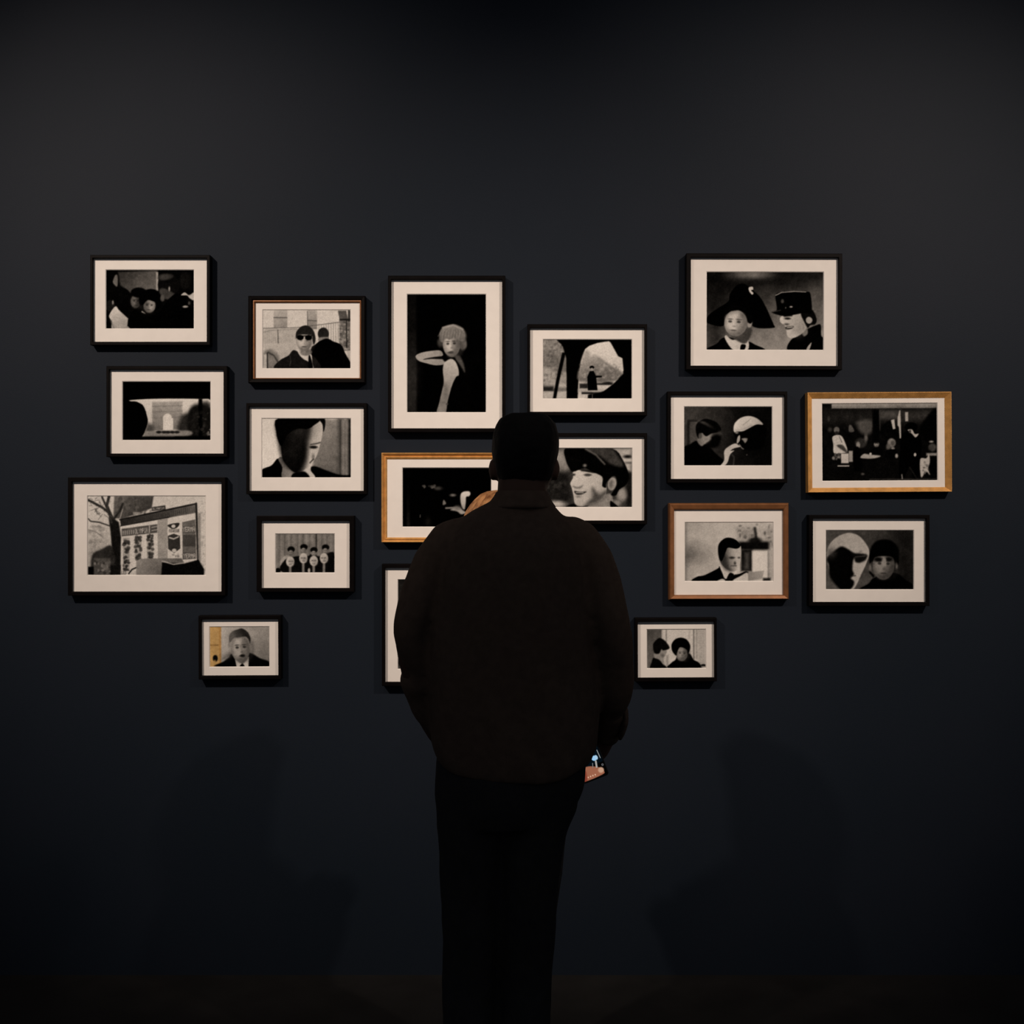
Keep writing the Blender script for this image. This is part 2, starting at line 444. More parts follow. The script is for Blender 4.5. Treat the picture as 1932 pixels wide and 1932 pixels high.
def art_shades():
    A = Art(6.9, 390, 312, 1525, 1068, 186)
    A.rect(528, 312, 705, 545, (165, 130, 600, 320, 600, 540), 1); A.line([(530, 410), (700, 412)], 12, 80, 0.8)
    A.rect(965, 312, 1090, 560, (160, 115, 1000, 320, 1000, 560), 1); A.line([(968, 445), (1085, 452)], 10, 80, 0.8)
    A.line([(965, 330), (968, 520)], 8, 70, 0.8)
    A.rect(390, 545, 850, 760, 168, 2)
    A.line([(390, 548), (830, 540), (1380, 470)], 8, 80, 0.8); A.line([(390, 600), (500, 575), (830, 560)], 6, 110, 0.8)
    for i in range(30):
        x = 395 + i * 15.5
        A.line([(x, 560), (x + 2, 745)], 3.5, 110, 0.6, 0.75)
    A.line([(582, 570), (588, 745)], 9, 50, 0.7)
    for i in range(9):
        x = 1115 + i * 31
        A.line([(x, 500 - i * 4), (x + 2, 720)], 6, 105, 0.7, 0.85)
    A.poly([(390, 760), (830, 730), (860, 1068), (390, 1068)], (170, 150, 500, 740, 600, 1000), 3, hard=True)
    A.poly([(390, 870), (470, 820), (560, 860), (600, 940), (580, 1068), (390, 1068)], 110, 4)
    A.poly([(400, 890), (440, 880), (440, 1068), (395, 1068)], 165, 2, hard=True)
    A.line([(445, 870), (448, 1068)], 16, 40, 1); A.line([(455, 860), (530, 900), (580, 980)], 20, 60, 1.5)
    A.rect(1380, 440, 1525, 840, 95, 1.5); A.speck(1385, 450, 1520, 830, 110, 7, 15, 40, 170, 0.6)
    A.poly([(1360, 320), (1470, 320), (1490, 430), (1380, 430)], 72, 1, hard=True); A.rect(1490, 312, 1525, 460, 50, 1.5)
    A.rect(1380, 425, 1525, 448, 30, 1); A.line([(1470, 450), (1475, 800)], 12, 30, 1)
    A.rect(1480, 845, 1525, 1068, 150, 2)
    # man seen from behind
    A.poly([(1010, 820), (1080, 750), (1140, 700), (1200, 680), (1290, 715), (1400, 760), (1450, 860), (1515, 1080), (1010, 1080)], 6, 0.8)
    A.ell(1172, 622, 72, 84, 32, 1); A.poly([(1115, 670), (1225, 660), (1235, 690), (1120, 715)], 110, 1.2)
    A.poly([(1080, 750), (1200, 682), (1290, 715), (1300, 800), (1100, 800)], 6, 1)
    # man with dark glasses
    A.poly([(560, 1080), (600, 970), (720, 900), (790, 830), (930, 900), (1020, 900), (1090, 960), (1110, 1080)], 24, 1)
    A.line([(740, 900), (750, 980), (735, 1040)], 5, 70, 0.8)
    A.poly([(825, 810), (900, 880), (1010, 880), (1030, 1000), (1045, 1070), (975, 980), (920, 950), (860, 890)], 182, 0.9)
    A.poly([(980, 915), (1005, 910), (1040, 1080), (985, 1080)], 10, 1)
    A.ell(945, 858, 76, 46, 105, 2)
    A.face(922, 720, 100, 122, 172, 0.0, 0.04, 0.35, 0.5)
    A.poly([(815, 690), (820, 600), (880, 530), (960, 512), (1040, 570), (1072, 680), (1050, 760), (1030, 700), (1020, 640), (900, 630), (840, 640)], 30, 1)
    A.ell(872, 668, 46, 34, 6, 0.8); A.ell(980, 670, 46, 34, 6, 0.8); A.line([(840, 648), (1020, 648)], 14, 6, 0.8)
    A.ell(925, 786, 26, 8, 70, 1)
    A.grain(5); return A

def art_lowered():
    A = Art(6.9, 378, 345, 1530, 1108, (190, 205, 380, 345, 560, 700))
    A.rect(1030, 345, 1380, 1108, (130, 92, 1100, 345, 1300, 1000), 6)
    A.rect(1370, 345, 1420, 1108, 25, 8); A.rect(1425, 345, 1485, 1108, 88, 8); A.rect(1490, 345, 1540, 1108, 22, 5)
    A.poly([(370, 1010), (500, 950), (590, 860), (680, 1000), (900, 1120), (370, 1120)], 6, 1)
    A.poly([(1000, 990), (1060, 960), (1200, 1010), (1380, 1070), (1540, 1080), (1540, 1120), (1000, 1120)], 8, 2)
    A.poly([(590, 870), (640, 850), (760, 1000), (860, 1030), (1000, 940), (1010, 1020), (1050, 1120), (660, 1120), (640, 980)], (92, 178, 640, 950, 960, 1060), 1)
    A.poly([(790, 1050), (930, 1030), (990, 1120), (770, 1120)], 6, 2)
    A.poly([(590, 345), (580, 480), (620, 680), (640, 860), (720, 980), (800, 1040), (900, 1020), (1010, 940), (1090, 820), (1130, 680), (1160, 540), (1150, 345)], (14, 172, 880, 640, 1030, 660), 1.0)
    A.poly([(560, 400), (700, 345), (900, 345), (980, 480), (960, 640), (960, 800), (930, 930), (850, 1040), (740, 1000), (650, 880), (600, 700)], 12, 9)
    A.ell(760, 760, 90, 120, 26, 20, 0.8)
    A.ell(880, 470, 130, 150, 40, 26, 0.8)
    A.poly([(560, 520), (590, 345), (1110, 345), (1040, 440), (960, 480), (830, 480), (700, 560), (640, 690), (600, 670)], 7, 1.4)
    A.poly([(1110, 345), (1190, 345), (1195, 450), (1170, 520), (1160, 420)], 12, 1)
    A.line([(1010, 680), (1080, 670), (1130, 655)], 16, 55, 1.5); A.ell(1045, 715, 52, 20, 25, 1.5)
    A.ell(1040, 840, 18, 36, 90, 3, 0.8); A.line([(1000, 915), (1045, 870)], 14, 40, 1.5)
    A.grain(5); return A

def art_group():
    A = Art(8.05, 487, 465, 1377, 1048, 108)
    for i in range(20):
        x = 490 + i * 46 + rng.uniform(-8, 8)
        A.line([(x, 460), (x + rng.uniform(-6, 6), 1050)], rng.uniform(10, 22), rng.uniform(62, 88) if i % 2 else rng.uniform(118, 135), 2.0, 0.65)
    A.rect(1095, 460, 1108, 700, 30, 1.2)
    A.poly([(560, 860), (640, 790), (700, 800), (660, 900), (640, 1048), (560, 1048)], 140, 1.5)
    A.poly([(620, 860), (800, 800), (960, 800), (1040, 760), (1150, 800), (1300, 740), (1377, 770), (1377, 1048), (600, 1048)], 16, 1.5)
    A.ell(520, 1020, 40, 45, 10, 1.5)
    for cx, cy in ((718, 735), (910, 700), (1062, 745), (1238, 705)):
        A.face(cx, cy, 42, 52, 150, -0.2)
        A.ell(cx + 2, cy - 38, 56, 46, 14, 1.2); A.face(cx - 2, cy + 12, 36, 38, 148, -0.2, 0, 0.3)
    for cx, cy, tn in ((705, 880, 0.6), (903, 830, -0.2), (1060, 870, 0.0), (1215, 830, -0.4)):
        A.rect(cx - 18, cy + 50, cx + 18, 1048, 120, 1.5, 0.9)
        A.ell(cx, cy, 62, 78, 168, 1); A.ell(cx + 22, cy + 20, 38, 50, 120, 3, 0.6)
        A.ell(cx - 20 + tn * 20, cy - 4, 16, 8, 80, 1); A.ell(cx + 22 + tn * 15, cy - 4, 16, 8, 80, 1); A.line([(cx - 15, cy + 42), (cx + 18, cy + 42)], 8, 90, 1)
    A.ell(990, 1015, 18, 35, 165, 1)
    A.grain(5); return A

def art_youth():
    A = Art(9.66, 350, 415, 1430, 1135, (168, 110, 600, 430, 1430, 1000))
    A.rect(350, 400, 550, 1140, (176, 146, 98), 1); A.rect(520, 400, 556, 1140, (158, 124, 78), 1.5)
    A.line([(360, 745), (500, 745)], 20, (125, 98, 62), 1.5)
    A.ell(448, 985, 46, 62, 16, 1.5); A.poly([(420, 1040), (450, 1020), (455, 1140), (410, 1140)], (170, 140, 90), 2)
    A.poly([(470, 1140), (600, 1040), (700, 960), (760, 900), (1080, 890), (1250, 980), (1430, 1050), (1430, 1140)], 10, 2)
    A.poly([(560, 1000), (700, 880), (760, 860), (700, 980)], 60, 8, 0.7)
    A.poly([(800, 960), (1060, 960), (1050, 1140), (835, 1140)], 178, 1, hard=True)
    A.poly([(890, 1140), (940, 1075), (980, 1140)], 14, 1)
    A.poly([(800, 950), (1040, 940), (1000, 1040), (940, 1080), (870, 1050)], 75, 2.5)
    A.face(905, 810, 172, 240, 150, 0.15, -0.08, 0.35, 0.9)
    A.ell(705, 740, 26, 60, 120, 2)
    A.poly([(705, 690), (700, 590), (760, 500), (860, 460), (940, 445), (1040, 510), (1090, 620), (1080, 710), (1050, 640), (1000, 595), (900, 605), (790, 620), (735, 690)], (85, 32, 720, 600, 960, 500), 1.2)
    A.ell(760, 560, 40, 50, 105, 5, 0.6)
    A.ell(945, 938, 44, 26, 26, 1.8)
    A.grain(5); return A

def art_dancer():
    A = Art(5.682, 390, 317, 1230, 1577, 5)
    A.rect(390, 317, 490, 1577, (16, 34, 400, 700, 400, 1200), 4)
    A.ell(440, 1180, 50, 160, 42, 22, 0.7)
    A.ell(960, 1250, 120, 250, 10, 40, 0.6)
    A.poly([(480, 975), (540, 940), (650, 920), (745, 918), (770, 970), (700, 985), (600, 1000), (560, 1015), (650, 1005), (770, 1010), (790, 1060), (700, 1075), (600, 1055), (510, 1025)], (150, 128, 500, 940, 760, 1060), 1.0)
    A.poly([(585, 1008), (680, 985), (775, 985), (770, 1008), (650, 1006)], 16, 1.2)
    A.poly([(790, 1040), (850, 1005), (900, 1030), (935, 1110), (940, 1180), (915, 1195), (880, 1260), (850, 1350), (820, 1470), (795, 1590), (705, 1590), (730, 1480), (760, 1350), (780, 1250), (770, 1120)],
           (162, 105, 820, 1040, 800, 1500), 1.2)
    A.ell(815, 1490, 12, 10, 60, 1.2); A.ell(800, 1340, 22, 60, 70, 6, 0.5)
    A.poly([(895, 985), (940, 965), (990, 1050), (1005, 1150), (960, 1080)], 70, 3)
    A.poly([(770, 985), (880, 985), (900, 1010), (850, 1003), (790, 1035)], 10, 2)
    A.ell(880, 770, 145, 130, 60, 3); A.ell(985, 850, 42, 60, 95, 3); A.ell(745, 830, 32, 50, 60, 4)
    A.face(862, 855, 92, 130, 158, -0.1, -0.06, 0.45, 0.9)
    A.poly([(735, 800), (745, 700), (800, 655), (900, 640), (980, 680), (1010, 750), (990, 820), (930, 800), (900, 770), (850, 800), (800, 790), (770, 830)], 105, 2)
    for i in range(16):
        x = 745 + i * 15
        A.line([(900 + (x - 900) * 0.35, 655), (x + rng.uniform(-8, 8), 715), (x - 14 + rng.uniform(-12, 12), 760 + rng.uniform(0, 60))], 9, 78 if i % 2 else 135, 2.0, 0.5)
    A.line([(770, 672), (880, 645), (980, 690)], 16, 150, 2.5, 0.8)
    A.ell(855, 940, 32, 10, 60, 1.2)
    A.grain(3); return A

def art_window():
    A = Art(7.431, 335, 380, 1572, 1202, 4)
    A.poly([(335, 380), (520, 380), (610, 480), (660, 640), (665, 1210), (335, 1210)], (120, 100, 400, 380, 500, 800), 1.5, hard=True)
    A.speck(340, 385, 600, 780, 150, 8, 24, 60, 165, 0.45)
    for i in range(16):
        A.line([(345 + i * 18, 560), (347 + i * 18, 760)], 5, 55, 0.8, 0.5)
    A.poly([(335, 770), (440, 790), (540, 840), (660, 840), (660, 980), (335, 1000)], 140, 5); A.speck(340, 850, 650, 980, 40, 10, 30, 60, 170, 0.5)
    A.rect(335, 1035, 480, 1100, 30, 3); A.rect(335, 1100, 665, 1202, 160, 3); A.rect(500, 990, 665, 1040, 170, 5)
    A.poly([(600, 560), (650, 560), (560, 960), (515, 1210), (468, 1210), (520, 920)], 7, 1.5, hard=True)
    A.poly([(520, 380), (620, 470), (660, 640), (665, 1210), (820, 1210), (845, 760), (910, 540), (1000, 380)], 4, 1.5, hard=True)
    A.poly([(920, 510), (980, 465), (1100, 425), (1250, 402), (1275, 420), (1330, 520), (1380, 610), (1440, 640), (1455, 800), (1440, 880), (1330, 985), (1190, 1090), (960, 1210), (820, 1210), (825, 980), (860, 680)],
           (196, 178, 1100, 400, 1100, 800), 1.2, hard=True)
    A.poly([(900, 570), (940, 530), (975, 560), (1000, 610), (1060, 590), (1200, 680), (1330, 770), (1440, 840), (1440, 900), (1300, 960), (840, 960), (860, 720)], (150, 100, 1000, 560, 1100, 850), 4)
    A.speck(850, 720, 1400, 930, 120, 8, 22, 80, 175, 0.4)
    A.rect(840, 990, 960, 1060, 35, 2.5); A.rect(1080, 985, 1300, 1010, 35, 2); A.ell(1240, 985, 70, 20, 30, 2)
    A.rect(820, 1070, 1180, 1110, 150, 3); A.rect(870, 1110, 1200, 1140, 25, 2)
    A.poly([(1450, 860), (1330, 985), (1190, 1090), (1060, 1130), (960, 1150), (960, 1210), (1572, 1210), (1572, 860)], 4, 2)
    A.rect(820, 1145, 958, 1202, 175, 2)
    A.ell(1015, 765, 34, 22, 5, 0.8); A.ell(1015, 795, 20, 22, 130, 1)
    A.poly([(950, 900), (985, 820), (1040, 815), (1070, 880), (1155, 882), (1150, 905), (1075, 910), (1095, 1085), (958, 1085)], 5, 0.8, hard=True)
    A.line([(1022, 1145), (1022, 1190)], 6, 130, 0.8)
    A.grain(5); return A

def art_cap():
    A = Art(8.4, 135, 388, 1528, 1315, 52)
    A.rect(135, 388, 500, 760, 105, 10); A.ell(370, 520, 60, 60, 145, 12, 0.8); A.ell(460, 680, 70, 90, 130, 14, 0.8)
    A.rect(135, 760, 560, 1240, 26, 10); A.speck(180, 900, 560, 1200, 30, 15, 50, 20, 70, 0.4)
    A.ell(330, 1270, 130, 50, 165, 6)
    A.rect(1240, 388, 1528, 760, 160, 8); A.ell(1460, 520, 60, 26, 18, 3); A.rect(1420, 600, 1528, 632, 90, 3); A.rect(1400, 560, 1528, 595, 175, 3)
    A.rect(1440, 760, 1528, 1315, 22, 6)
    A.ell(1370, 1120, 80, 100, 135, 6); A.ell(1290, 1250, 60, 45, 120, 5)
    A.poly([(480, 1320), (600, 1260), (660, 1320)], 12, 2)
    A.poly([(850, 1330), (900, 1240), (1180, 1100), (1210, 1330)], 120, 2)
    A.poly([(1190, 1220), (1260, 1260), (1320, 1330), (1200, 1330)], 10, 1.5)
    # plain profile of a smiling person in a flat cap
    A.poly([(600, 760), (680, 730), (900, 780), (1080, 800), (1130, 1060), (1060, 1200), (880, 1270), (720, 1300), (630, 1260), (605, 1130), (575, 1000), (556, 940), (600, 850)],
           (178, 150, 640, 800, 1050, 1150), 1.0)
    A.poly([(900, 1010), (1010, 1100), (1130, 1060), (1070, 1190), (900, 1270), (790, 1280), (900, 1160)], 55, 7, 0.85)
    A.ell(830, 808, 62, 22, 40, 1.5); A.ell(610, 805, 26, 18, 50, 1.5); A.line([(735, 740), (900, 750)], 22, 24, 2)
    A.poly([(600, 985), (680, 1000), (760, 965), (720, 1015), (640, 1020)], 60, 3, 0.85); A.ell(760, 900, 70, 60, 186, 16, 0.6)
    A.poly([(620, 1060), (720, 1075), (815, 1070), (740, 1115), (650, 1118)], 45, 1.2); A.line([(650, 1085), (760, 1088)], 12, 165, 1)
    A.ell(680, 1150, 34, 16, 90, 3, 0.8)
    A.ell(1215, 950, 66, 104, 150, 1.5, 1, 0.2); A.ell(1205, 945, 36, 58, 80, 5, 0.85)
    A.poly([(540, 700), (480, 560), (480, 388), (800, 388), (1230, 400), (1380, 560), (1480, 800), (1440, 960), (1330, 1040), (1280, 1130), (1200, 1120), (1290, 980), (1280, 850), (1220, 830), (1130, 930), (1120, 1010), (1060, 980), (1060, 840), (900, 760), (780, 700), (600, 760)], 8, 1.3)
    A.poly([(780, 388), (1180, 388), (1350, 560), (1380, 680), (1200, 640), (1040, 520)], 52, 5)
    A.line([(800, 400), (960, 490), (1100, 640)], 26, 85, 2, 0.9)
    A.ell(785, 660, 26, 22, 120, 3)
    A.grain(5); return A

def art_hats():
    A = Art(5.682, 360, 305, 1607, 1135, (22, 128, 820, 420, 1000, 1080))
    A.rect(360, 305, 560, 1135, (16, 38, 380, 400, 400, 1000), 25)
    A.ell(840, 330, 190, 60, 100, 12); A.rect(1160, 305, 1607, 420, 22, 30)
    A.rect(1480, 420, 1607, 900, (60, 95, 1500, 420, 1500, 800), 14)
    A.ell(900, 400, 200, 26, 16, 8, 0.8)
    # left figure in a broad cocked hat
    A.poly([(380, 1140), (470, 1070), (560, 1000), (790, 1040), (880, 1080), (960, 1140)], 7, 1)
    A.poly([(570, 980), (640, 1030), (790, 1010), (800, 1140), (650, 1140), (560, 1020)], 182, 1)
    A.poly([(730, 1080), (780, 1085), (760, 1140), (722, 1140)], 8, 1)
    A.poly([(620, 970), (840, 900), (790, 1060), (700, 1045)], 60, 2.5)
    A.poly([(370, 850), (380, 770), (470, 700), (590, 620), (610, 540), (680, 450), (760, 430), (830, 480), (930, 570), (1000, 690), (1040, 780), (1075, 860), (1075, 900), (860, 890), (740, 740), (560, 760), (540, 880)], 5, 1)
    A.face(672, 850, 122, 140, 172, -0.35, 0.06, 0.35, 0.9)
    A.ell(822, 858, 24, 40, 140, 1.2, 1, 0.3)
    A.poly([(540, 790), (560, 690), (660, 660), (780, 690), (850, 780), (840, 850), (800, 840), (780, 760), (740, 715), (640, 720), (580, 740)], 8, 1.2)
    A.poly([(810, 470), (850, 462), (858, 490), (835, 500), (860, 530), (845, 545), (815, 510)], 182, 0.8)
    # right figure in a tall peaked hat
    A.poly([(1220, 1105), (1280, 1010), (1400, 930), (1530, 870), (1580, 870), (1585, 980), (1620, 1020), (1620, 1140), (1270, 1140)], 8, 1)
    A.poly([(1425, 1140), (1440, 1100), (1482, 1055), (1455, 1140)], 150, 0.8)
    A.poly([(1380, 940), (1430, 900), (1440, 960), (1400, 990)], 100, 1.5)
    A.poly([(1155, 780), (1280, 740), (1380, 760), (1430, 880), (1380, 960), (1280, 1010), (1225, 990), (1210, 920), (1190, 870), (1150, 840)], (178, 160, 1180, 800, 1400, 900), 1)
    A.poly([(1200, 890), (1290, 880), (1270, 910), (1215, 918)], 60, 1); A.line([(1225, 895), (1278, 890)], 8, 178, 0.8)
    A.ell(1215, 862, 26, 12, 80, 2); A.ell(1225, 800, 34, 12, 30, 1.5); A.line([(1190, 775), (1270, 768)], 16, 20, 2); A.ell(1350, 860, 50, 90, 120, 14, 0.6); A.line([(1390, 860), (1400, 930)], 14, 110, 3, 0.6)
    A.poly([(1370, 740), (1480, 700), (1535, 800), (1520, 860), (1470, 870), (1440, 900), (1400, 830)], 14, 1.5)
    A.ell(1455, 818, 34, 36, 148, 1.2, 1, -0.4)
    A.poly([(1095, 555), (1150, 520), (1300, 508), (1420, 512), (1470, 540), (1480, 740), (1400, 740), (1240, 770), (1160, 770), (1055, 735), (1110, 705)], 6, 1)
    A.line([(1098, 552), (1160, 522), (1300, 510), (1420, 516)], 8, 150, 0.8)
    A.ell(1170, 615, 16, 22, 58, 1.5); A.ell(1262, 675, 16, 8, 170, 1); A.ell(1205, 686, 6, 8, 90, 1)
    A.line([(1060, 730), (1150, 712)], 10, 45, 1)
    A.grain(4); return A

def art_dummy():
    A = Art(7.156, 365, 342, 1545, 1130, (54, 18, 400, 600, 1400, 600))
    A.rect(1080, 342, 1545, 1130, 10, 50, 0.8)
    A.rect(435, 540, 540, 860, 66, 2); A.rect(405, 520, 440, 860, 30, 3); A.rect(430, 520, 540, 542, 28, 3)
    A.poly([(360, 900), (440, 850), (540, 800), (700, 880), (800, 980), (890, 1060), (860, 1140), (360, 1140)], 6, 2)
    A.poly([(540, 800), (560, 720), (640, 690), (740, 700), (840, 680), (865, 720), (800, 750), (720, 790), (650, 840), (595, 870)], (95, 135, 560, 760, 660, 780), 1.8)
    A.poly([(740, 690), (870, 660), (870, 760), (760, 770)], 40, 6, 0.9)
    A.poly([(740, 740), (860, 720), (830, 860), (740, 900), (640, 870), (720, 800)], 10, 4)
    A.poly([(525, 680), (530, 580), (600, 520), (680, 505), (800, 550), (865, 640), (840, 680), (740, 700), (660, 740), (600, 690), (560, 770)], 10, 1.2)
    A.ell(620, 555, 36, 14, 70, 3, 0.8, 0.3); A.ell(690, 590, 50, 14, 55, 4, 0.8, 0.5)
    A.ell(582, 735, 24, 38, 72, 1.5); A.ell(845, 695, 22, 30, 55, 4, 0.7)
    # pale sculpted head
    A.ell(1245, 660, 215, 192, 8, 2); A.poly([(1100, 700), (1450, 600), (1440, 850), (1350, 920), (1150, 900)], 7, 3)
    A.poly([(1030, 640), (1050, 560), (1130, 490), (1240, 466), (1350, 500), (1430, 580), (1340, 580), (1240, 630), (1160, 670), (1080, 675), (1045, 685)], (196, 158, 1100, 500, 1350, 620), 1.2)
    A.line([(1160, 585), (1220, 540), (1265, 500)], 7, 110, 1, 0.8); A.line([(1060, 660), (1180, 640), (1280, 590)], 12, 130, 2, 0.6)
    A.poly([(1085, 750), (1115, 725), (1118, 790), (1085, 835), (1075, 820)], 158, 1); A.ell(1075, 692, 22, 12, 130, 1.5)
    A.poly([(1140, 770), (1220, 768), (1190, 830), (1165, 800)], 120, 1.5)
    A.line([(1110, 850), (1140, 895), (1165, 910)], 10, 130, 1)
    A.poly([(850, 1140), (905, 1060), (905, 940), (960, 880), (1050, 835), (1100, 860), (1120, 880), (1040, 900), (990, 935), (1040, 930), (985, 985), (950, 1090), (900, 1140)], (170, 180, 960, 860, 900, 1100), 1)
    A.line([(1010, 985), (1040, 1020), (1030, 1130)], 12, 70, 2, 0.8); A.ell(1210, 988, 8, 8, 75, 1)
    A.grain(4); return A

def art_cafe():
    A = Art(6.0375, 305, 250, 1612, 1130, 14)
    A.rect(415, 250, 1612, 305, (150, 128, 420, 280, 1600, 280), 1.2)
    A.rect(305, 320, 1180, 480, 32, 18); A.rect(1200, 320, 1590, 460, 46, 14); A.rect(960, 330, 1190, 430, 62, 8)
    A.poly([(700, 460), (880, 440), (870, 580), (760, 590)], 70, 6)
    A.rect(880, 320, 955, 720, 8, 3); A.line([(962, 330), (965, 560)], 8, 60, 1.5)
    A.poly([(980, 520), (1100, 440), (1150, 540), (1180, 620), (990, 640)], 10, 3)
    A.poly([(1090, 440), (1128, 432), (1140, 540), (1112, 545)], 165, 1, hard=True)
    A.poly([(1165, 420), (1185, 330), (1198, 330), (1205, 650), (1188, 650), (1180, 520), (1165, 500)], 165, 1, hard=True)
    A.rect(1252, 350, 1286, 455, 150, 1)
    A.poly([(1420, 540), (1612, 300), (1612, 700), (1500, 700)], 8, 4)
    A.ell(380, 420, 14, 28, 55, 2); A.ell(395, 545, 24, 26, 50, 3)
    A.ell(470, 550, 32, 36, 90, 1.5); A.ell(472, 585, 24, 20, 30, 1.5)
    A.poly([(425, 625), (520, 615), (575, 720), (590, 800), (540, 815), (440, 815), (432, 720)], 176, 1); A.poly([(470, 730), (530, 720), (570, 760), (600, 820), (560, 800)], 60, 2)
    A.line([(500, 625), (530, 690)], 8, 90, 1); A.rect(520, 820, 605, 930, 172, 1.2); A.rect(608, 790, 655, 915, 140, 1.5)
    A.speck(430, 820, 510, 890, 14, 8, 20, 40, 150, 0.7); A.rect(480, 955, 612, 968, 165, 1)
    A.poly([(612, 500), (640, 500), (670, 565), (612, 570)], 82, 1.5)
    A.ell(745, 700, 66, 58, 42, 3); A.ell(715, 725, 22, 40, 125, 1.5); A.poly([(660, 780), (730, 760), (760, 1000), (670, 1000)], 8, 2)
    A.ell(805, 640, 18, 40, 95, 3)
    A.face(924, 715, 30, 34, 125); A.ell(920, 690, 34, 14, 12, 1.5)
    A.poly([(860, 780), (960, 750), (1000, 840), (860, 850)], 10, 2)
    A.ell(1095, 700, 46, 50, 125, 2); A.ell(1112, 705, 24, 34, 80, 2); A.ell(1060, 745, 26, 36, 85, 3); A.ell(1110, 765, 20, 14, 130, 1.5)
    A.poly([(1030, 790), (1140, 780), (1160, 880), (1040, 880)], 10, 2)
    A.poly([(740, 870), (780, 825), (850, 835), (960, 845), (950, 865), (850, 880)], 150, 1.5); A.ell(855, 825, 14, 14, 180, 1)
    A.ell(1152, 850, 16, 24, 150, 1.5)
    A.poly([(1195, 700), (1230, 600), (1300, 560), (1400, 600), (1440, 700), (1420, 880), (1390, 1110), (1340, 1110), (1300, 980), (1230, 1110), (1180, 1110)], 5, 1)
    A.ell(1320, 520, 72, 52, 6, 1.5); A.poly([(1280, 555), (1330, 550), (1360, 600), (1405, 598), (1370, 640), (1330, 600)], 165, 1); A.ell(1305, 572, 14, 20, 60, 1.2)
    A.ell(1362, 838, 14, 20, 165, 1)
    A.ell(1548, 690, 22, 10, 150, 1.5); A.ell(1560, 755, 45, 45, 60, 3); A.rect(1490, 820, 1612, 850, 120, 2)
    A.poly([(1420, 890), (1490, 880), (1520, 830), (1530, 920), (1510, 1000), (1530, 1070), (1480, 1020), (1450, 1085), (1425, 1080)], 165, 1.5)
    A.speck(1430, 900, 1520, 1050, 14, 8, 16, 60, 190, 0.6); A.rect(1540, 870, 1612, 1110, 8, 2)
    A.rect(840, 1110, 1612, 1130, 42, 2); A.line([(1210, 1065), (1215, 1110)], 12, 130, 1.2); A.line([(1300, 980), (1380, 1110)], 12, 35, 2); A.ell(765, 1055, 18, 12, 75, 2)
    A.grain(5); return A

def art_reader():
    A = Art(7.156, 375, 400, 1562, 1190, (150, 176, 400, 450, 1000, 500))
    A.ell(440, 860, 170, 100, 60, 28, 0.85, 0.0); A.ell(560, 1010, 200, 90, 160, 26, 0.8, -0.5)
    A.rect(375, 400, 400, 1190, 90, 5, 0.7)
    A.rect(1080, 480, 1562, 660, 130, 10, 0.8); A.speck(1110, 420, 1560, 620, 70, 8, 26, 70, 200, 0.5)
    A.ell(1410, 550, 80, 90, 165, 4, 0.8); A.ell(1455, 545, 14, 24, 80, 2)
    A.line([(1320, 480), (1340, 620)], 34, 40, 3); A.ell(1320, 650, 90, 50, 22, 4)
    A.rect(1110, 660, 1530, 770, 16, 4); A.ell(1535, 700, 30, 40, 16, 3)
    A.rect(1130, 760, 1285, 1060, 24, 4); A.rect(1185, 810, 1240, 1030, 66, 5)
    A.rect(1285, 790, 1495, 1170, 200, 3); A.rect(1495, 770, 1515, 1170, 110, 3); A.rect(1515, 660, 1562, 1170, 160, 6)
    A.rect(1430, 1150, 1530, 1190, 30, 3)
    A.poly([(500, 1200), (540, 1130), (640, 1110), (820, 1020), (850, 990), (980, 1080), (1080, 1100), (1200, 1060), (1240, 1100), (1100, 1200)], 7, 1)
    A.poly([(845, 980), (900, 990), (980, 1060), (1050, 1050), (1075, 1080), (1000, 1130), (920, 1160), (880, 1080)], 182, 1)
    A.poly([(980, 1080), (1040, 1110), (980, 1190), (930, 1190)], 14, 1)
    A.poly([(850, 900), (930, 740), (1080, 740), (1130, 720), (1132, 860), (1115, 960), (1060, 1050), (1000, 1060), (900, 1000)], (60, 168, 880, 860, 1060, 830), 1)
    A.poly([(860, 880), (930, 830), (960, 960), (1000, 1060), (900, 1020)], 40, 6, 0.8)
    A.ell(1010, 875, 40, 16, 50, 1.5); A.ell(1105, 875, 18, 12, 70, 1.5); A.ell(1050, 950, 16, 22, 60, 2); A.line([(1000, 985), (1070, 985)], 12, 60, 1.5)
    A.poly([(840, 900), (822, 780), (840, 680), (930, 608), (1040, 620), (1120, 690), (1115, 735), (1060, 755), (960, 740), (930, 790), (900, 870), (870, 920)], 6, 1)
    A.poly([(1020, 1190), (1130, 1120), (1220, 1080), (1240, 1190)], 180, 1.5); A.poly([(810, 1190), (880, 1160), (920, 1190)], 175, 1.2)
    A.poly([(1225, 1075), (1445, 1050), (1420, 1160), (1230, 1190)], (120, 150, 1240, 1080, 1430, 1100), 1.5, hard=True)
    A.grain(4); return A

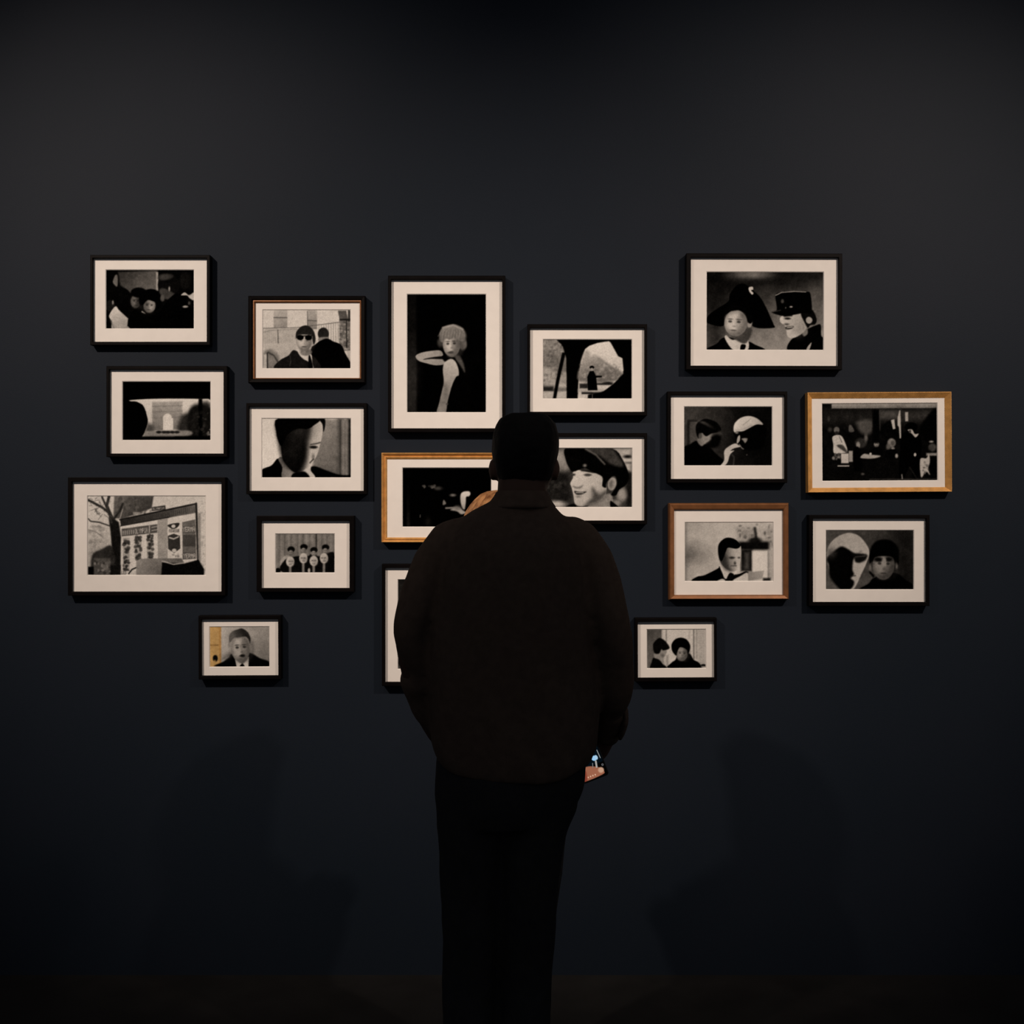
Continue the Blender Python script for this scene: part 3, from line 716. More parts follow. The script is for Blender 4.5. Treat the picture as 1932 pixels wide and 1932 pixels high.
def art_pair():
    A = Art(6.9, 403, 352, 1540, 1115, (70, 40, 450, 700, 1400, 500))
    A.rect(1330, 352, 1540, 1115, 18, 30); A.ell(1430, 620, 60, 160, 38, 24, 0.6); A.ell(560, 1080, 200, 60, 78, 26, 0.8); A.ell(900, 1050, 120, 70, 78, 18, 0.8)
    A.poly([(870, 1125), (960, 1040), (1040, 960), (1300, 900), (1450, 1000), (1540, 1060), (1540, 1125)], 5, 2)
    A.ell(1165, 640, 188, 172, 6, 3); A.rect(985, 650, 1340, 760, 6, 6)
    A.face(1155, 800, 142, 190, 112, 0.0, 0.03, 0.3, 0.8)
    A.poly([(975, 780), (985, 640), (1160, 560), (1330, 640), (1350, 790), (1310, 740), (1240, 690), (1080, 690), (1010, 730)], 5, 2)
    A.ell(1085, 728, 60, 30, 14, 3); A.ell(1225, 725, 50, 28, 16, 3); A.poly([(1145, 720), (1180, 720), (1190, 810), (1140, 810)], 128, 2.5)
    A.ell(980, 830, 16, 40, 90, 2); A.ell(1325, 815, 14, 34, 90, 2); A.poly([(975, 880), (1030, 930), (1020, 960), (970, 900)], 8, 2)
    # pale sculpted head, half in shadow
    A.poly([(415, 640), (460, 520), (560, 430), (700, 384), (830, 420), (930, 530), (970, 640), (930, 780), (860, 930), (800, 1060), (740, 1120), (600, 1110), (480, 980), (430, 800)],
           (150, 160, 500, 450, 850, 700), 1.5)
    A.poly([(418, 740), (430, 690), (520, 610), (620, 560), (760, 640), (790, 680), (760, 740), (750, 860), (770, 920), (730, 970), (770, 1010), (760, 1070), (700, 1125), (590, 1115), (460, 960), (440, 800)], 9, 3)
    A.ell(470, 640, 50, 60, 60, 12, 0.8)
    A.poly([(740, 650), (930, 660), (925, 730), (850, 770), (790, 760), (770, 700)], 20, 3); A.line([(790, 695), (920, 680)], 12, 92, 2, 0.6)
    A.line([(725, 945), (790, 938)], 10, 40, 1.5); A.ell(860, 625, 16, 14, 110, 3)
    A.grain(4); return A

def art_whisper():
    A = Art(10.17, 415, 385, 1535, 1122, 186)
    A.rect(415, 385, 720, 1122, (72, 92, 500, 400, 600, 1000), 1.5); A.poly([(700, 385), (720, 385), (760, 1000), (790, 1122), (700, 1122)], 180, 2, hard=True)
    A.rect(775, 385, 800, 620, 130, 1.5); A.rect(1300, 385, 1325, 950, 105, 1.5); A.rect(1350, 385, 1385, 950, 140, 2.5); A.rect(1390, 385, 1535, 1122, 160, 5); A.rect(1215, 385, 1240, 560, 160, 3)
    A.rect(790, 880, 820, 1100, 120, 5)
    A.poly([(490, 1125), (500, 1020), (540, 920), (640, 950), (720, 1030), (790, 1125)], 12, 1.5)
    A.poly([(560, 840), (680, 770), (790, 780), (780, 850), (745, 900), (740, 960), (740, 1060), (660, 960), (560, 920)], 128, 2)
    A.ell(720, 880, 30, 24, 70, 3, 0.8)
    A.poly([(530, 690), (560, 620), (610, 570), (660, 545), (740, 580), (800, 640), (850, 730), (800, 770), (720, 780), (690, 760), (650, 840), (560, 830)], 14, 1.5)
    A.poly([(830, 1125), (880, 1020), (960, 960), (1000, 880), (1100, 960), (1200, 850), (1250, 860), (1310, 960), (1400, 1010), (1460, 1090), (1450, 1125)], 6, 1.2)
    A.face(1085, 850, 112, 135, 132, 0.1, 0.1, 0.4, 0.8)
    A.poly([(890, 760), (890, 660), (960, 570), (1070, 540), (1180, 580), (1245, 690), (1230, 800), (1195, 860), (1180, 780), (1100, 730), (1040, 730), (1000, 800), (975, 880), (920, 830)], 7, 1.2)
    A.poly([(1450, 1090), (1460, 1050), (1530, 1050), (1540, 1090)], 14, 1.5); A.rect(1460, 1090, 1535, 1122, 150, 3)
    A.grain(5); return A

def art_stage():
    A = Art(7.431, 445, 395, 1682, 1215, 4)
    A.rect(500, 395, 545, 1215, (8, 26, 520, 700, 520, 1200), 3)
    A.speck(715, 640, 890, 668, 14, 10, 20, 40, 125, 0.7); A.ell(940, 680, 50, 24, 72, 4, 0.8)
    A.ell(1145, 775, 34, 16, 120, 3)
    A.poly([(1255, 760), (1300, 725), (1370, 722), (1390, 755), (1370, 790), (1330, 800), (1325, 880), (1310, 970), (1275, 950), (1250, 850)], (190, 150, 1320, 730, 1290, 950), 1.5)
    A.poly([(1570, 750), (1690, 725), (1690, 770), (1600, 768)], 110, 2.5)
    A.poly([(1012, 845), (1030, 850), (1050, 895), (1005, 910)], 110, 1.5); A.line([(1050, 955), (1180, 950)], 22, 130, 2)
    A.poly([(1110, 980), (1220, 940), (1290, 990), (1330, 1020), (1260, 1040), (1200, 1000)], 140, 2); A.ell(1210, 950, 50, 30, 95, 4, 0.8)
    A.line([(690, 1050), (688, 1085)], 6, 130, 1); A.ell(800, 1150, 40, 60, 30, 8, 0.7); A.ell(1420, 960, 30, 30, 90, 4, 0.7)
    A.grain(3); return A

def art_tall():
    A = Art(6.9, 353, 372, 1118, 1530, (26, 44, 400, 380, 400, 900))
    A.poly([(353, 1000), (600, 800), (900, 900), (1118, 1100), (1118, 1530), (353, 1400)], 12, 20)
    A.face(760, 760, 130, 170, 110, 0, 0, 0.5, 0.7); A.ell(760, 640, 160, 110, 8, 4)
    A.rect(353, 1400, 1118, 1490, 8, 8); A.rect(353, 1490, 1118, 1530, 60, 6)
    A.grain(3); return A

# ------------------------------------------------------------------ framed photographs
DEP = 0.034
PROFILE = {
    'black': [(0, 0.001), (0, DEP - 0.001), (0.12, DEP), (0.88, DEP), (1, DEP - 0.001), (1, DEP - 0.012)],
    'gold': [(0, 0.001), (0, DEP - 0.003), (0.05, DEP), (0.11, DEP), (0.97, DEP - 0.0112), (1, DEP - 0.0135)],
    'bronze': [(0, 0.001), (0, DEP - 0.008), (0.14, DEP - 0.002), (0.26, DEP), (0.80, DEP - 0.0025), (0.93, DEP - 0.005), (1, DEP - 0.0135)],
    'stepped': [(0, 0.001), (0, DEP - 0.004), (0.05, DEP), (0.12, DEP), (0.16, DEP - 0.001), (0.48, DEP - 0.009), (0.52, DEP - 0.009),
                (0.56, DEP - 0.006), (0.66, DEP - 0.006), (0.70, DEP - 0.008), (0.86, DEP - 0.011), (0.90, DEP - 0.013), (1, DEP - 0.0155)],
}

def un(px, py, dist):
    return (px - 966.0) * dist / F_PX, CAM_H - (py - 966.0) * dist / F_PX

def frame_rails(root, outer, inner, prof, material, name='frame_rail'):
    """outer/inner = (l, r, b, t) in root space; four mitred rails with a moulded section"""
    L, R, B, T = outer
    l, r, b, t = inner
    for side in range(4):
        bm = bmesh.new()
        a, c = [], []
        for u, d in prof:
            xl, xr, zb, zt = L + u * (l - L), R + u * (r - R), B + u * (b - B), T + u * (t - T)
            p = [((xl, zt), (xr, zt)), ((xr, zt), (xr, zb)), ((xr, zb), (xl, zb)), ((xl, zb), (xl, zt))][side]
            a.append(bm.verts.new((p[0][0], -d, p[0][1])))
            c.append(bm.verts.new((p[1][0], -d, p[1][1])))
        for i in range(len(prof) - 1):
            bm.faces.new((a[i], c[i], c[i + 1], a[i + 1]))
        bm.faces.new((a[-1], c[-1], c[0], a[0]))
        bm.faces.new(a[::-1]); bm.faces.new(c)
        bmesh.ops.recalc_face_normals(bm, faces=bm.faces)
        obj(name, bm, material, root)

def picture(label, outer, mount, prnt, art, kind='black', tilt=0.0, lip=None, group=None):
    """rects are (left, top, right, bottom) in photo pixels"""
    df = CAM_D - DEP
    x0, zt = un(outer[0], outer[1], df)
    x1, zb = un(outer[2], outer[3], df)
    cx, cz = (x0 + x1) / 2, (zt + zb) / 2
    root = thing('framed_photograph', label, 'picture', (cx, 0, cz), (0, math.radians(tilt), 0), group)
    def loc(rc, d):
        a = un(rc[0], rc[1], CAM_D - d); b_ = un(rc[2], rc[3], CAM_D - d)
        return a[0] - cx, b_[0] - cx, b_[1] - cz, a[1] - cz
    O = (x0 - cx, x1 - cx, zb - cz, zt - cz)
    I = loc(mount, DEP)
    if lip:
        K = loc(lip, DEP)
        frame_rails(root, O, K, [(0, 0.001), (0, DEP - 0.003), (0.2, DEP), (0.75, DEP - 0.001), (1, DEP - 0.006), (1, DEP - 0.014)], 'black')
        frame_rails(root, K, I, [(0, DEP - 0.014), (0, DEP - 0.0055), (0.4, DEP - 0.005), (1, DEP - 0.0085), (1, DEP - 0.014)], 'bronze', 'gilt_slip')
    else:
        frame_rails(root, O, I, PROFILE[kind], {'black': 'black', 'gold': 'gold', 'bronze': 'bronze', 'stepped': 'gold'}[kind])
    dm = DEP - 0.0125                      # mount board surface
    dp = dm - 0.0028                       # print lies below the bevelled window
    e = 0.002
    P = loc(prnt, dp)
    bm = bmesh.new()
    bv = 0.0024
    o4 = [(I[0] - e, I[2] - e), (I[1] + e, I[2] - e), (I[1] + e, I[3] + e), (I[0] - e, I[3] + e)]
    i4 = [(P[0] - bv, P[2] - bv), (P[1] + bv, P[2] - bv), (P[1] + bv, P[3] + bv), (P[0] - bv, P[3] + bv)]
    p4 = [(P[0], P[2]), (P[1], P[2]), (P[1], P[3]), (P[0], P[3])]
    vo = [bm.verts.new((x, -dm, z)) for x, z in o4]
    vi = [bm.verts.new((x, -dm, z)) for x, z in i4]
    vp = [bm.verts.new((x, -dp, z)) for x, z in p4]
    for k in range(4):
        j = (k + 1) % 4
        bm.faces.new((vo[k], vo[j], vi[j], vi[k]))
        bm.faces.new((vi[k], vi[j], vp[j], vp[k]))
    mo = obj('mount_board', bm, 'mount', root)
    me = grid_mesh('print', art, P[0] - 0.0005, P[1] + 0.0005, P[2] - 0.0005, P[3] + 0.0005, -dp + 0.0002, art.colors())
    obj('print', me, 'print', root)
    return root

picture('black framed print of a dark crowd around two smiling faces, topmost on the left',
        (170, 481, 396, 651), (174.6, 486.8, 389.9, 644.7), (200.7, 509.8, 365.6, 619.7), art_crowd())
picture('black framed print of a pale stone arch seen through a car windscreen',
        (200.5, 690.5, 428.5, 862), (205.8, 697, 421.6, 855.6), (232, 720.5, 397, 830), art_arch())
picture('large black framed print of a bare tree before a theatre facade with posters',
        (128, 900.5, 425, 1124), (135, 908.7, 417.6, 1116.4), (166, 936.3, 388, 1084.7), art_street())
picture('black frame with thin gilt slip, print of a man in sunglasses by railings',
        (468, 558, 689, 722.5), (480.3, 570, 678, 712.5), (496.5, 585.2, 661, 694.8), art_shades(), lip=(476.8, 566.3, 680.8, 714.3))
picture('black framed close-up print of a man looking down, face half in shadow',
        (464.5, 760.5, 692, 932.5), (469.7, 767, 686, 926), (494.8, 790, 661.7, 900.6), art_lowered())
picture('small black framed print of four people behind four pale dummy heads at a curtain',
        (484, 973, 668, 1117), (492.7, 982.7, 659.4, 1109.6), (520.5, 1007.8, 631, 1080), art_group())
picture('small black framed print of a young man, mouth open, ochre strip beside him',
        (374.5, 1161.5, 530, 1282), (379.7, 1168.5, 524.8, 1274.9), (396.2, 1183, 508, 1257.5), art_youth(), tilt=-0.25)
picture('tall black framed print of a fair-haired woman with raised elbow on black',
        (732, 520, 953.5, 815.5), (737.8, 527.3, 947.4, 808), (768.6, 555.8, 916.5, 777.5), art_dancer())
picture('black framed print of a small uniformed figure seen through a dark car window',
        (995, 611.5, 1221, 784), (1000.2, 618.3, 1216.2, 776.8), (1025, 641, 1191.5, 751.8), art_window())
picture('black framed print of a smiling face in a cap, partly behind the man\'s head',
        (995, 817, 1221, 989), (1000.2, 823.8, 1216, 982), (1026, 846, 1192, 956.5), art_cap())
picture('large black framed print of two people in a cocked and a peaked hat',
        (1295, 478, 1589, 697.5), (1303.4, 485.5, 1582.5, 690), (1333.4, 513.7, 1552.8, 659.8), art_hats(), tilt=0.12)
picture('black framed print of a dark-haired person facing a pale dummy head and a hand',
        (1259.5, 738.5, 1485.5, 911), (1266, 745.3, 1480.6, 903.5), (1291, 767.8, 1456, 878), art_dummy())
picture('wide gilt frame with print of a crowded dark cafe, rightmost picture on the wall',
        (1524, 739.5, 1796, 928.5), (1534, 751, 1784.8, 919.5), (1551.5, 761.6, 1767.5, 906.5), art_cafe(), 'gold', tilt=-0.35)
picture('brown bronze frame with print of a suited man reading a paper by a fireplace',
        (1262.5, 949, 1489, 1131.8), (1273.2, 962, 1478.3, 1122.5), (1292.4, 986, 1458, 1096), art_reader(), 'bronze', tilt=-0.1)
picture('black framed print of a pale dummy head beside a dark-haired face',
        (1526.5, 971.5, 1754, 1143.5), (1534, 978.3, 1748, 1136), (1558.4, 1001, 1723, 1111.6), art_pair())
picture('small black framed print of two dark-haired people by a pale curtain, lowest on the right',
        (1198.5, 1166, 1352.5, 1286), (1203.5, 1173.2, 1348, 1278.8), (1220.8, 1187.9, 1331, 1260.3), art_whisper(), tilt=-0.25)
picture('gilt stepped frame with nearly black print, partly behind the man\'s left shoulder',
        (719.5, 854, 967, 1023.3), (731, 867.7, 955.5, 1013), (760, 883.2, 926.4, 993.5), art_stage(), 'stepped')
picture('tall black framed print mostly hidden behind the man\'s left arm',
        (720.5, 1064, 893, 1294.5), (726.5, 1071.2, 887, 1287), (751.2, 1094, 862, 1261.7), art_tall())

# ------------------------------------------------------------------ figure helpers
def ring_loft(bm, rings, n=28):
    """rings: (cx, cy, z, rx, ry_back, ry_front, power) stacked in z, closed"""
    prev = None
    first = None
    for cx, cy, z, rx, rb, rf, pw in rings:
        vs_ = []
        for k in range(n):
            a = 2 * math.pi * k / n
            c, s_ = math.cos(a), math.sin(a)
            x = math.copysign(abs(c) ** (2 / pw), c) * rx
            y = math.copysign(abs(s_) ** (2 / pw), s_) * (rf if s_ > 0 else rb)
            vs_.append(bm.verts.new((cx + x, cy + y, z)))
        if prev:
            for k in range(n):
                bm.faces.new((prev[k], prev[(k + 1) % n], vs_[(k + 1) % n], vs_[k]))
        else:
            first = vs_
        prev = vs_
    bm.faces.new(first[::-1]); bm.faces.new(prev)

def tube(bm, pts, rad, n=14, sub=3, up=None):
    """rounded tube along pts; rad = list of r or (ra, rb) with ra across 'up' x tangent"""
    P = [Vector(p) for p in pts]
    R = [(r, r) if not isinstance(r, tuple) else r for r in rad]
    Q, S = [], []
    k = len(P)
    for i in range(k - 1):
        a, b, c, d = P[max(i - 1, 0)], P[i], P[i + 1], P[min(i + 2, k - 1)]
        for j in range(sub):
            t = j / sub
            Q.append(0.5 * (2 * b + (c - a) * t + (2 * a - 5 * b + 4 * c - d) * t * t + (3 * b - a - 3 * c + d) * t ** 3))
            S.append((R[i][0] * (1 - t) + R[i + 1][0] * t, R[i][1] * (1 - t) + R[i + 1][1] * t))
    Q.append(P[-1]); S.append(R[-1])
    # rounded caps
    t0 = (Q[1] - Q[0]).normalized(); t1 = (Q[-1] - Q[-2]).normalized()
    m0, m1 = min(S[0]), min(S[-1])
    Q = [Q[0] - t0 * m0 * 0.8, Q[0] - t0 * m0 * 0.45] + Q + [Q[-1] + t1 * m1 * 0.45, Q[-1] + t1 * m1 * 0.8]
    S = [(S[0][0] * .45, S[0][1] * .45), (S[0][0] * .85, S[0][1] * .85)] + S + [(S[-1][0] * .85, S[-1][1] * .85), (S[-1][0] * .45, S[-1][1] * .45)]
    u = Vector(up) if up else Vector((0, 1, 0))
    prev = first = None
    for i in range(len(Q)):
        t = (Q[min(i + 1, len(Q) - 1)] - Q[max(i - 1, 0)]).normalized()
        u = (u - t * u.dot(t))
        u = u.normalized() if u.length > 1e-6 else t.orthogonal().normalized()
        v = t.cross(u)
        vs_ = [bm.verts.new(Q[i] + v * (math.cos(2 * math.pi * j / n) * S[i][0]) + u * (math.sin(2 * math.pi * j / n) * S[i][1])) for j in range(n)]
        if prev:
            for j in range(n):
                bm.faces.new((prev[j], prev[(j + 1) % n], vs_[(j + 1) % n], vs_[j]))
        else:
            first = vs_
        prev = vs_
    bm.faces.new(first[::-1]); bm.faces.new(prev)

def ball(bm, c, r, n=14, rot=None):
    m = Matrix.Translation(c) @ (rot.to_4x4() if rot else Matrix()) @ Matrix.Diagonal((*r, 1))
    bmesh.ops.create_uvsphere(bm, u_segments=n, v_segments=n // 2 + 2, radius=1.0, matrix=m)

def fuse(bm, voxel, smooth_it=4):
    """union of overlapping closed volumes as one continuous skin"""
    bmesh.ops.recalc_face_normals(bm, faces=bm.faces)
    me = bpy.data.meshes.new('tmp'); bm.to_mesh(me); bm.free()
    o = bpy.data.objects.new('tmp', me); C.objects.link(o)
    r = o.modifiers.new('r', 'REMESH'); r.mode = 'VOXEL'; r.voxel_size = voxel
    if smooth_it:
        s_ = o.modifiers.new('s', 'SMOOTH'); s_.factor = 0.5; s_.iterations = smooth_it
    dg = bpy.context.evaluated_depsgraph_get()
    out = bpy.data.meshes.new_from_object(o.evaluated_get(dg))
    bpy.data.objects.remove(o); bpy.data.meshes.remove(me)
    return out

def hand(bm, W, d, nrm, curl=0.5, thumb_side=1, spread=0.004):
    """palm, four unequal bent fingers and a thumb leaving the side of the palm"""
    W, d, nrm = Vector(W), Vector(d).normalized(), Vector(nrm).normalized()
    nrm = (nrm - d * nrm.dot(d)).normalized()
    s_ = d.cross(nrm) * thumb_side
    tube(bm, [W - d * 0.03, W, W + d * 0.03, W + d * 0.065, W + d * 0.085], [(0.027, 0.021), (0.029, 0.020), (0.037, 0.017), (0.041, 0.014), (0.039, 0.012)], 14, 2, nrm)
    for i, (off, ln, r) in enumerate(((0.030, 0.074, 0.0088), (0.010, 0.084, 0.0092), (-0.010, 0.078, 0.0088), (-0.029, 0.060, 0.0078))):
        b = W + d * (0.084 - 0.004 * abs(i - 1)) + s_ * off
        pts, rr = [b - d * 0.02, b], [r, r]
        dr = (d + s_ * off * 2.0).normalized()
        ang = 0.0
        for f, q in ((0.46, 0.35), (0.30, 0.75), (0.24, 0.5)):
            ang += q * curl
            pts.append(pts[-1] + (dr * math.cos(ang) + nrm * math.sin(ang)) * ln * f)
            rr.append(rr[-1] * 0.93)
        tube(bm, pts, rr, 10, 2, nrm)
    b = W + d * 0.018 + s_ * 0.028
    t1 = (d * 0.75 + s_ * 0.65 + nrm * 0.25).normalized()
    t2 = (d * 0.9 + s_ * 0.2 + nrm * 0.4).normalized()
    tube(bm, [b - t1 * 0.01, b + t1 * 0.03, b + t1 * 0.045 + t2 * 0.012, b + t1 * 0.045 + t2 * 0.04], [0.014, 0.0125, 0.011, 0.009], 10, 2, nrm)

def head_rings(rows, yc):
    return [(x, yc + dy, z, rx, rb, rf, 2.15) for x, dy, z, rx, rb, rf in rows]

def face_parts(bm, c, w, fr):
    """nose, brows, lips, chin on a head centred at c, facing +y, half width w, front reach fr"""
    x, y, z = c
    tube(bm, [(x, y + fr - 0.006, z + 0.012), (x, y + fr + 0.006, z - 0.012), (x, y + fr + 0.016, z - 0.034)], [0.009, 0.011, 0.015], 10, 2)
    for s_ in (-1, 1):
        ball(bm, (x + s_ * 0.013, y + fr + 0.006, z - 0.037), (0.009, 0.010, 0.008), 10)
        tube(bm, [(x + s_ * 0.012, y + fr - 0.002, z + 0.020), (x + s_ * 0.034, y + fr - 0.006, z + 0.024), (x + s_ * 0.052, y + fr - 0.022, z + 0.018)], [0.008, 0.009, 0.007], 10, 2)
        ball(bm, (x + s_ * 0.032, y + fr - 0.012, z + 0.004), (0.015, 0.012, 0.009), 10)
    tube(bm, [(x - 0.024, y + fr - 0.010, z - 0.064), (x, y + fr - 0.001, z - 0.061), (x + 0.024, y + fr - 0.010, z - 0.064)], [0.006, 0.008, 0.006], 10, 2)
    tube(bm, [(x - 0.022, y + fr - 0.012, z - 0.075), (x, y + fr - 0.003, z - 0.075), (x + 0.022, y + fr - 0.012, z - 0.075)], [0.006, 0.008, 0.006], 10, 2)

def ears(bm, x, y, z, w):
    for s_ in (-1, 1):
        rot = Matrix.Rotation(s_ * -0.35, 3, 'Z')
        ball(bm, (x + s_ * (w + 0.001), y, z), (0.008, 0.016, 0.023), 12, rot)
        ball(bm, (x + s_ * w, y + 0.005, z - 0.018), (0.007, 0.009, 0.009), 10)

# ------------------------------------------------------------------ the viewer (seen from behind)
MY = -1.35                       # his distance from the wall
MS = F_PX / (CAM_D + MY)         # pixels per metre at that distance
def mx(px): return (px - 966.0) / MS
def mz(py): return CAM_H - (py - 966.0) / MS
man = thing('person', 'person in dark brown overshirt standing with back turned, one hand in pocket, holding phone', 'person', (mx(975), MY, 0))
MO = Vector((mx(975), MY, 0))
def L(px, py, y=0.0):            # point in the man's own space
    return Vector((mx(px) - MO.x, y, mz(py)))
def lx(px): return mx(px) - MO.x

# body: one continuous skin
bm = bmesh.new()
HY = 0.035
rows = []
for py, xl, xr, rb, rf in ((783, 962, 1024, .045, .040), (787, 950, 1033, .065, .060), (795, 943, 1042, .080, .076), (808, 937, 1049, .092, .088),
                           (826, 933, 1052, .100, .094), (848, 931, 1052, .103, .096), (868, 932, 1050, .100, .097), (888, 934, 1047, .092, .098),
                           (905, 938, 1041, .075, .096), (922, 945, 1033, .058, .092), (938, 955, 1022, .045, .086), (948, 968, 1010, .025, .070)):
    rows.append((lx((xl + xr) / 2), 0, mz(py), (xr - xl) / 2 / MS, rb, rf))
ring_loft(bm, head_rings(rows[::-1], HY))
hx = lx(991)
face_parts(bm, (hx, HY, mz(868)), 0.07, 0.094)
ears(bm, hx - 0.002, HY - 0.005, mz(884), 0.0705)
# neck and trunk
ring_loft(bm, [(lx(985), -0.005, mz(1010), .095, .07, .06, 2.2), (lx(985), 0.0, mz(970), .066, .060, .055, 2.1), (lx(985), 0.008, mz(940), .056, .058, .054, 2),
               (lx(986), 0.015, mz(905), .055, .060, .056, 2)])
ring_loft(bm, [(lx(x), 0, mz(y), r, d, d, 2.4) for x, y, r, d in ((960, 1520, .135, .10), (962, 1450, .15, .105), (966, 1380, .145, .105), (968, 1300, .135, .10),
               (970, 1200, .145, .11), (970, 1100, .155, .11), (972, 1040, .15, .095), (978, 1000, .11, .08))])
# arms
tube(bm, [L(870, 1018), L(812, 1090), L(782, 1180, -0.02), L(790, 1270, 0.0), L(800, 1330, 0.03), L(826, 1392, 0.06)], [.052, .047, .042, .038, .033, .028])
tube(bm, [L(1065, 1018), L(1118, 1090), L(1146, 1180, -0.01), L(1155, 1270, 0.03), L(1157, 1330, 0.08), L(1160, 1384, 0.146)], [.052, .047, .042, .038, .033, .027])
hand(bm, L(828, 1398, 0.065), (0.35, 0.25, -1), (1, -0.4, 0.2), 0.35, -1)
HW = L(1161, 1386, 0.156)
hand(bm, HW, (-0.55, 0.06, -0.83), (0.1, -1, 0), 0.30, 1)
# legs and feet
for pts in ([(893, 1470), (888, 1600), (886, 1862), (884, 2240)], [(1030, 1470), (1004, 1590), (992, 1862), (990, 2240)]):
    p = [L(a, b) for a, b in pts]
    tube(bm, p, [.080, .062, .042, .032])
    tube(bm, [p[-1] + Vector((0, -0.03, -0.02)), p[-1] + Vector((0, 0.06, -0.028)), p[-1] + Vector((0, 0.16, -0.035))], [(.036, .034), (.040, .028), (.038, .018)], up=(0, 0, 1))
bme = fuse(bm, 0.0042, 3)
body = obj('body', bme, 'skin', man, True)

# hair: close cap over crown, back and sides
bm = bmesh.new()
hr = []
for py, xl, xr, rb, rf in ((779.5, 968, 1020, .045, .040), (781.5, 954, 1032, .066, .060), (788, 942, 1041, .084, .078), (800, 935, 1050, .098, .091),
                           (818, 930, 1055, .107, .099), (835, 928, 1056, .110, .102), (852, 927.5, 1055, .110, .102), (868, 929, 1052, .106, .103),
                           (886, 932, 1049, .097, .103), (902, 936, 1044, .083, .100), (915, 941, 1037, .073, .096)):
    hr.append((lx((xl + xr) / 2), 0, mz(py), (xr - xl) / 2 / MS, rb, rf))
ring_loft(bm, head_rings(hr[::-1], HY), 40)
hme = fuse(bm, 0.0045, 2)
bm = bmesh.new(); bm.from_mesh(hme)
kill = []
for v in bm.verts:
    y, z = v.co.y - HY, v.co.z
    # hairline: nape low at the back, over the ear, then up to the forehead
    lim = mz(908) if y < -0.035 else (mz(872) if y < 0.035 else (mz(872) + (y - 0.035) * 1.15))
    if z < lim:
        kill.append(v)
    else:
        q = noise.noise(v.co * 60) * 0.0014 + noise.noise(v.co * 22) * 0.0018
        v.co += v.normal * q
bmesh.ops.delete(bm, geom=kill, context='VERTS')
bmesh.ops.solidify(bm, geom=bm.faces[:], thickness=0.003)
hair = obj('hair', bm, 'hair_black', man, True)

# overshirt: trunk and sleeves as one cloth, collar and cuffs as its pieces
def folds(me, fn):
    me.calc_loop_triangles()
    nor = [v.normal.copy() for v in me.vertices]
    for v, n in zip(me.vertices, nor):
        v.co += n * fn(v.co)
bm = bmesh.new()
ring_loft(bm, [(lx((xl + xr) / 2), 0.0, mz(py), (xr - xl) / 2 / MS, d, d * 0.95, 2.5) for py, xl, xr, d in
               ((1457, 830, 1114, .136), (1452, 825, 1119, .141), (1425, 819, 1127, .147), (1380, 815, 1130, .150), (1320, 810, 1130, .150), (1250, 808, 1121, .150), (1180, 812, 1119, .148),
                (1120, 821, 1113, .145), (1070, 830, 1106, .140), (1035, 838, 1100, .130), (1008, 846, 1094, .114), (990, 862, 1082, .098),
                (975, 880, 1066, .084), (962, 905, 1054, .074), (950, 922, 1045, .068), (942, 930, 1040, .066))], 40)
SL = [(880, 1008, .004, 34), (852, 1024, 0, 44), (826, 1062, -.005, 44), (802, 1110, -.015, 42), (784, 1160, -.03, 38), (776, 1193, -.035, 34),
      (783, 1230, -.025, 31), (791, 1262, -.01, 27), (788, 1284, 0, 32), (796, 1310, .015, 28), (803, 1340, .03, 26), (818, 1372, .05, 22), (836, 1402, .065, 19)]
tube(bm, [L(a, b, c) for a, b, c, r in SL], [(r / MS, r / MS * 1.18) for a, b, c, r in SL], 20)
SR = [(1055, 1008, .004, 36), (1082, 1024, 0, 46), (1106, 1062, 0, 48), (1125, 1110, -.005, 46), (1140, 1160, -.01, 44), (1150, 1205, -.005, 42),
      (1153, 1245, .01, 40), (1157, 1285, .03, 40), (1158, 1318, .055, 36), (1157, 1340, .078, 30), (1158, 1356, .092, 31)]
tube(bm, [L(a, b, c) for a, b, c, r in SR], [(r / MS, r / MS * 1.15) for a, b, c, r in SR], 20)
jme = fuse(bm, 0.0075, 4)
zh = mz(1457)
for v in jme.vertices:
    if v.co.z < zh + 0.07 and abs(v.co.x - lx(972)) < 0.20 and abs(v.co.x) < 0.19:
        k = max(0.0, 1 - max(0.0, v.co.z - zh) / 0.07)
        v.co.z += 0.036 * k * min(1.0, abs(v.co.x - lx(972)) / 0.178) ** 3
def jf(p):
    s_ = Vector((p.x * 7, p.y * 7, p.z * 2.2))
    a = noise.noise(s_ + Vector((3, 1, 7))) * 0.010
    b = noise.noise(Vector((p.x * 16 + p.z * 9, p.y * 16, p.z * 5))) * 0.0048
    c = noise.noise(p * 45) * 0.0008
    return a + b + c
folds(jme, jf)
jacket = obj('overshirt', jme, 'jacket', man, True)
jacket['label'] = 'dark brown wool overshirt'

bm = bmesh.new()     # collar band and turned-down collar
ring_loft(bm, [(lx((xl + xr) / 2), 0.004, mz(py), (xr - xl) / 2 / MS, d, d, 2.2) for py, xl, xr, d in
               ((960, 911, 1052, .088), (953, 917, 1047, .088), (945, 925, 1041, .082), (936, 932, 1037, .075), (928, 936, 1034, .068), (925.5, 938, 1032, .065))], 40)
cme = fuse(bm, 0.005, 2)
obj('collar', cme, 'jacket', jacket, True)
bm = bmesh.new()     # right cuff, open flap hanging wider than the wrist
tube(bm, [L(1158, 1350, .085), L(1157, 1375, .112), L(1157, 1396, .132), L(1158, 1405, .140)], [(33 / MS, 36 / MS), (31 / MS, 35 / MS), (27 / MS, 32 / MS), (24 / MS, 30 / MS)], 20)
obj('cuff', fuse(bm, 0.005, 2), 'jacket', jacket, True)
bm = bmesh.new()     # loose cuff tab
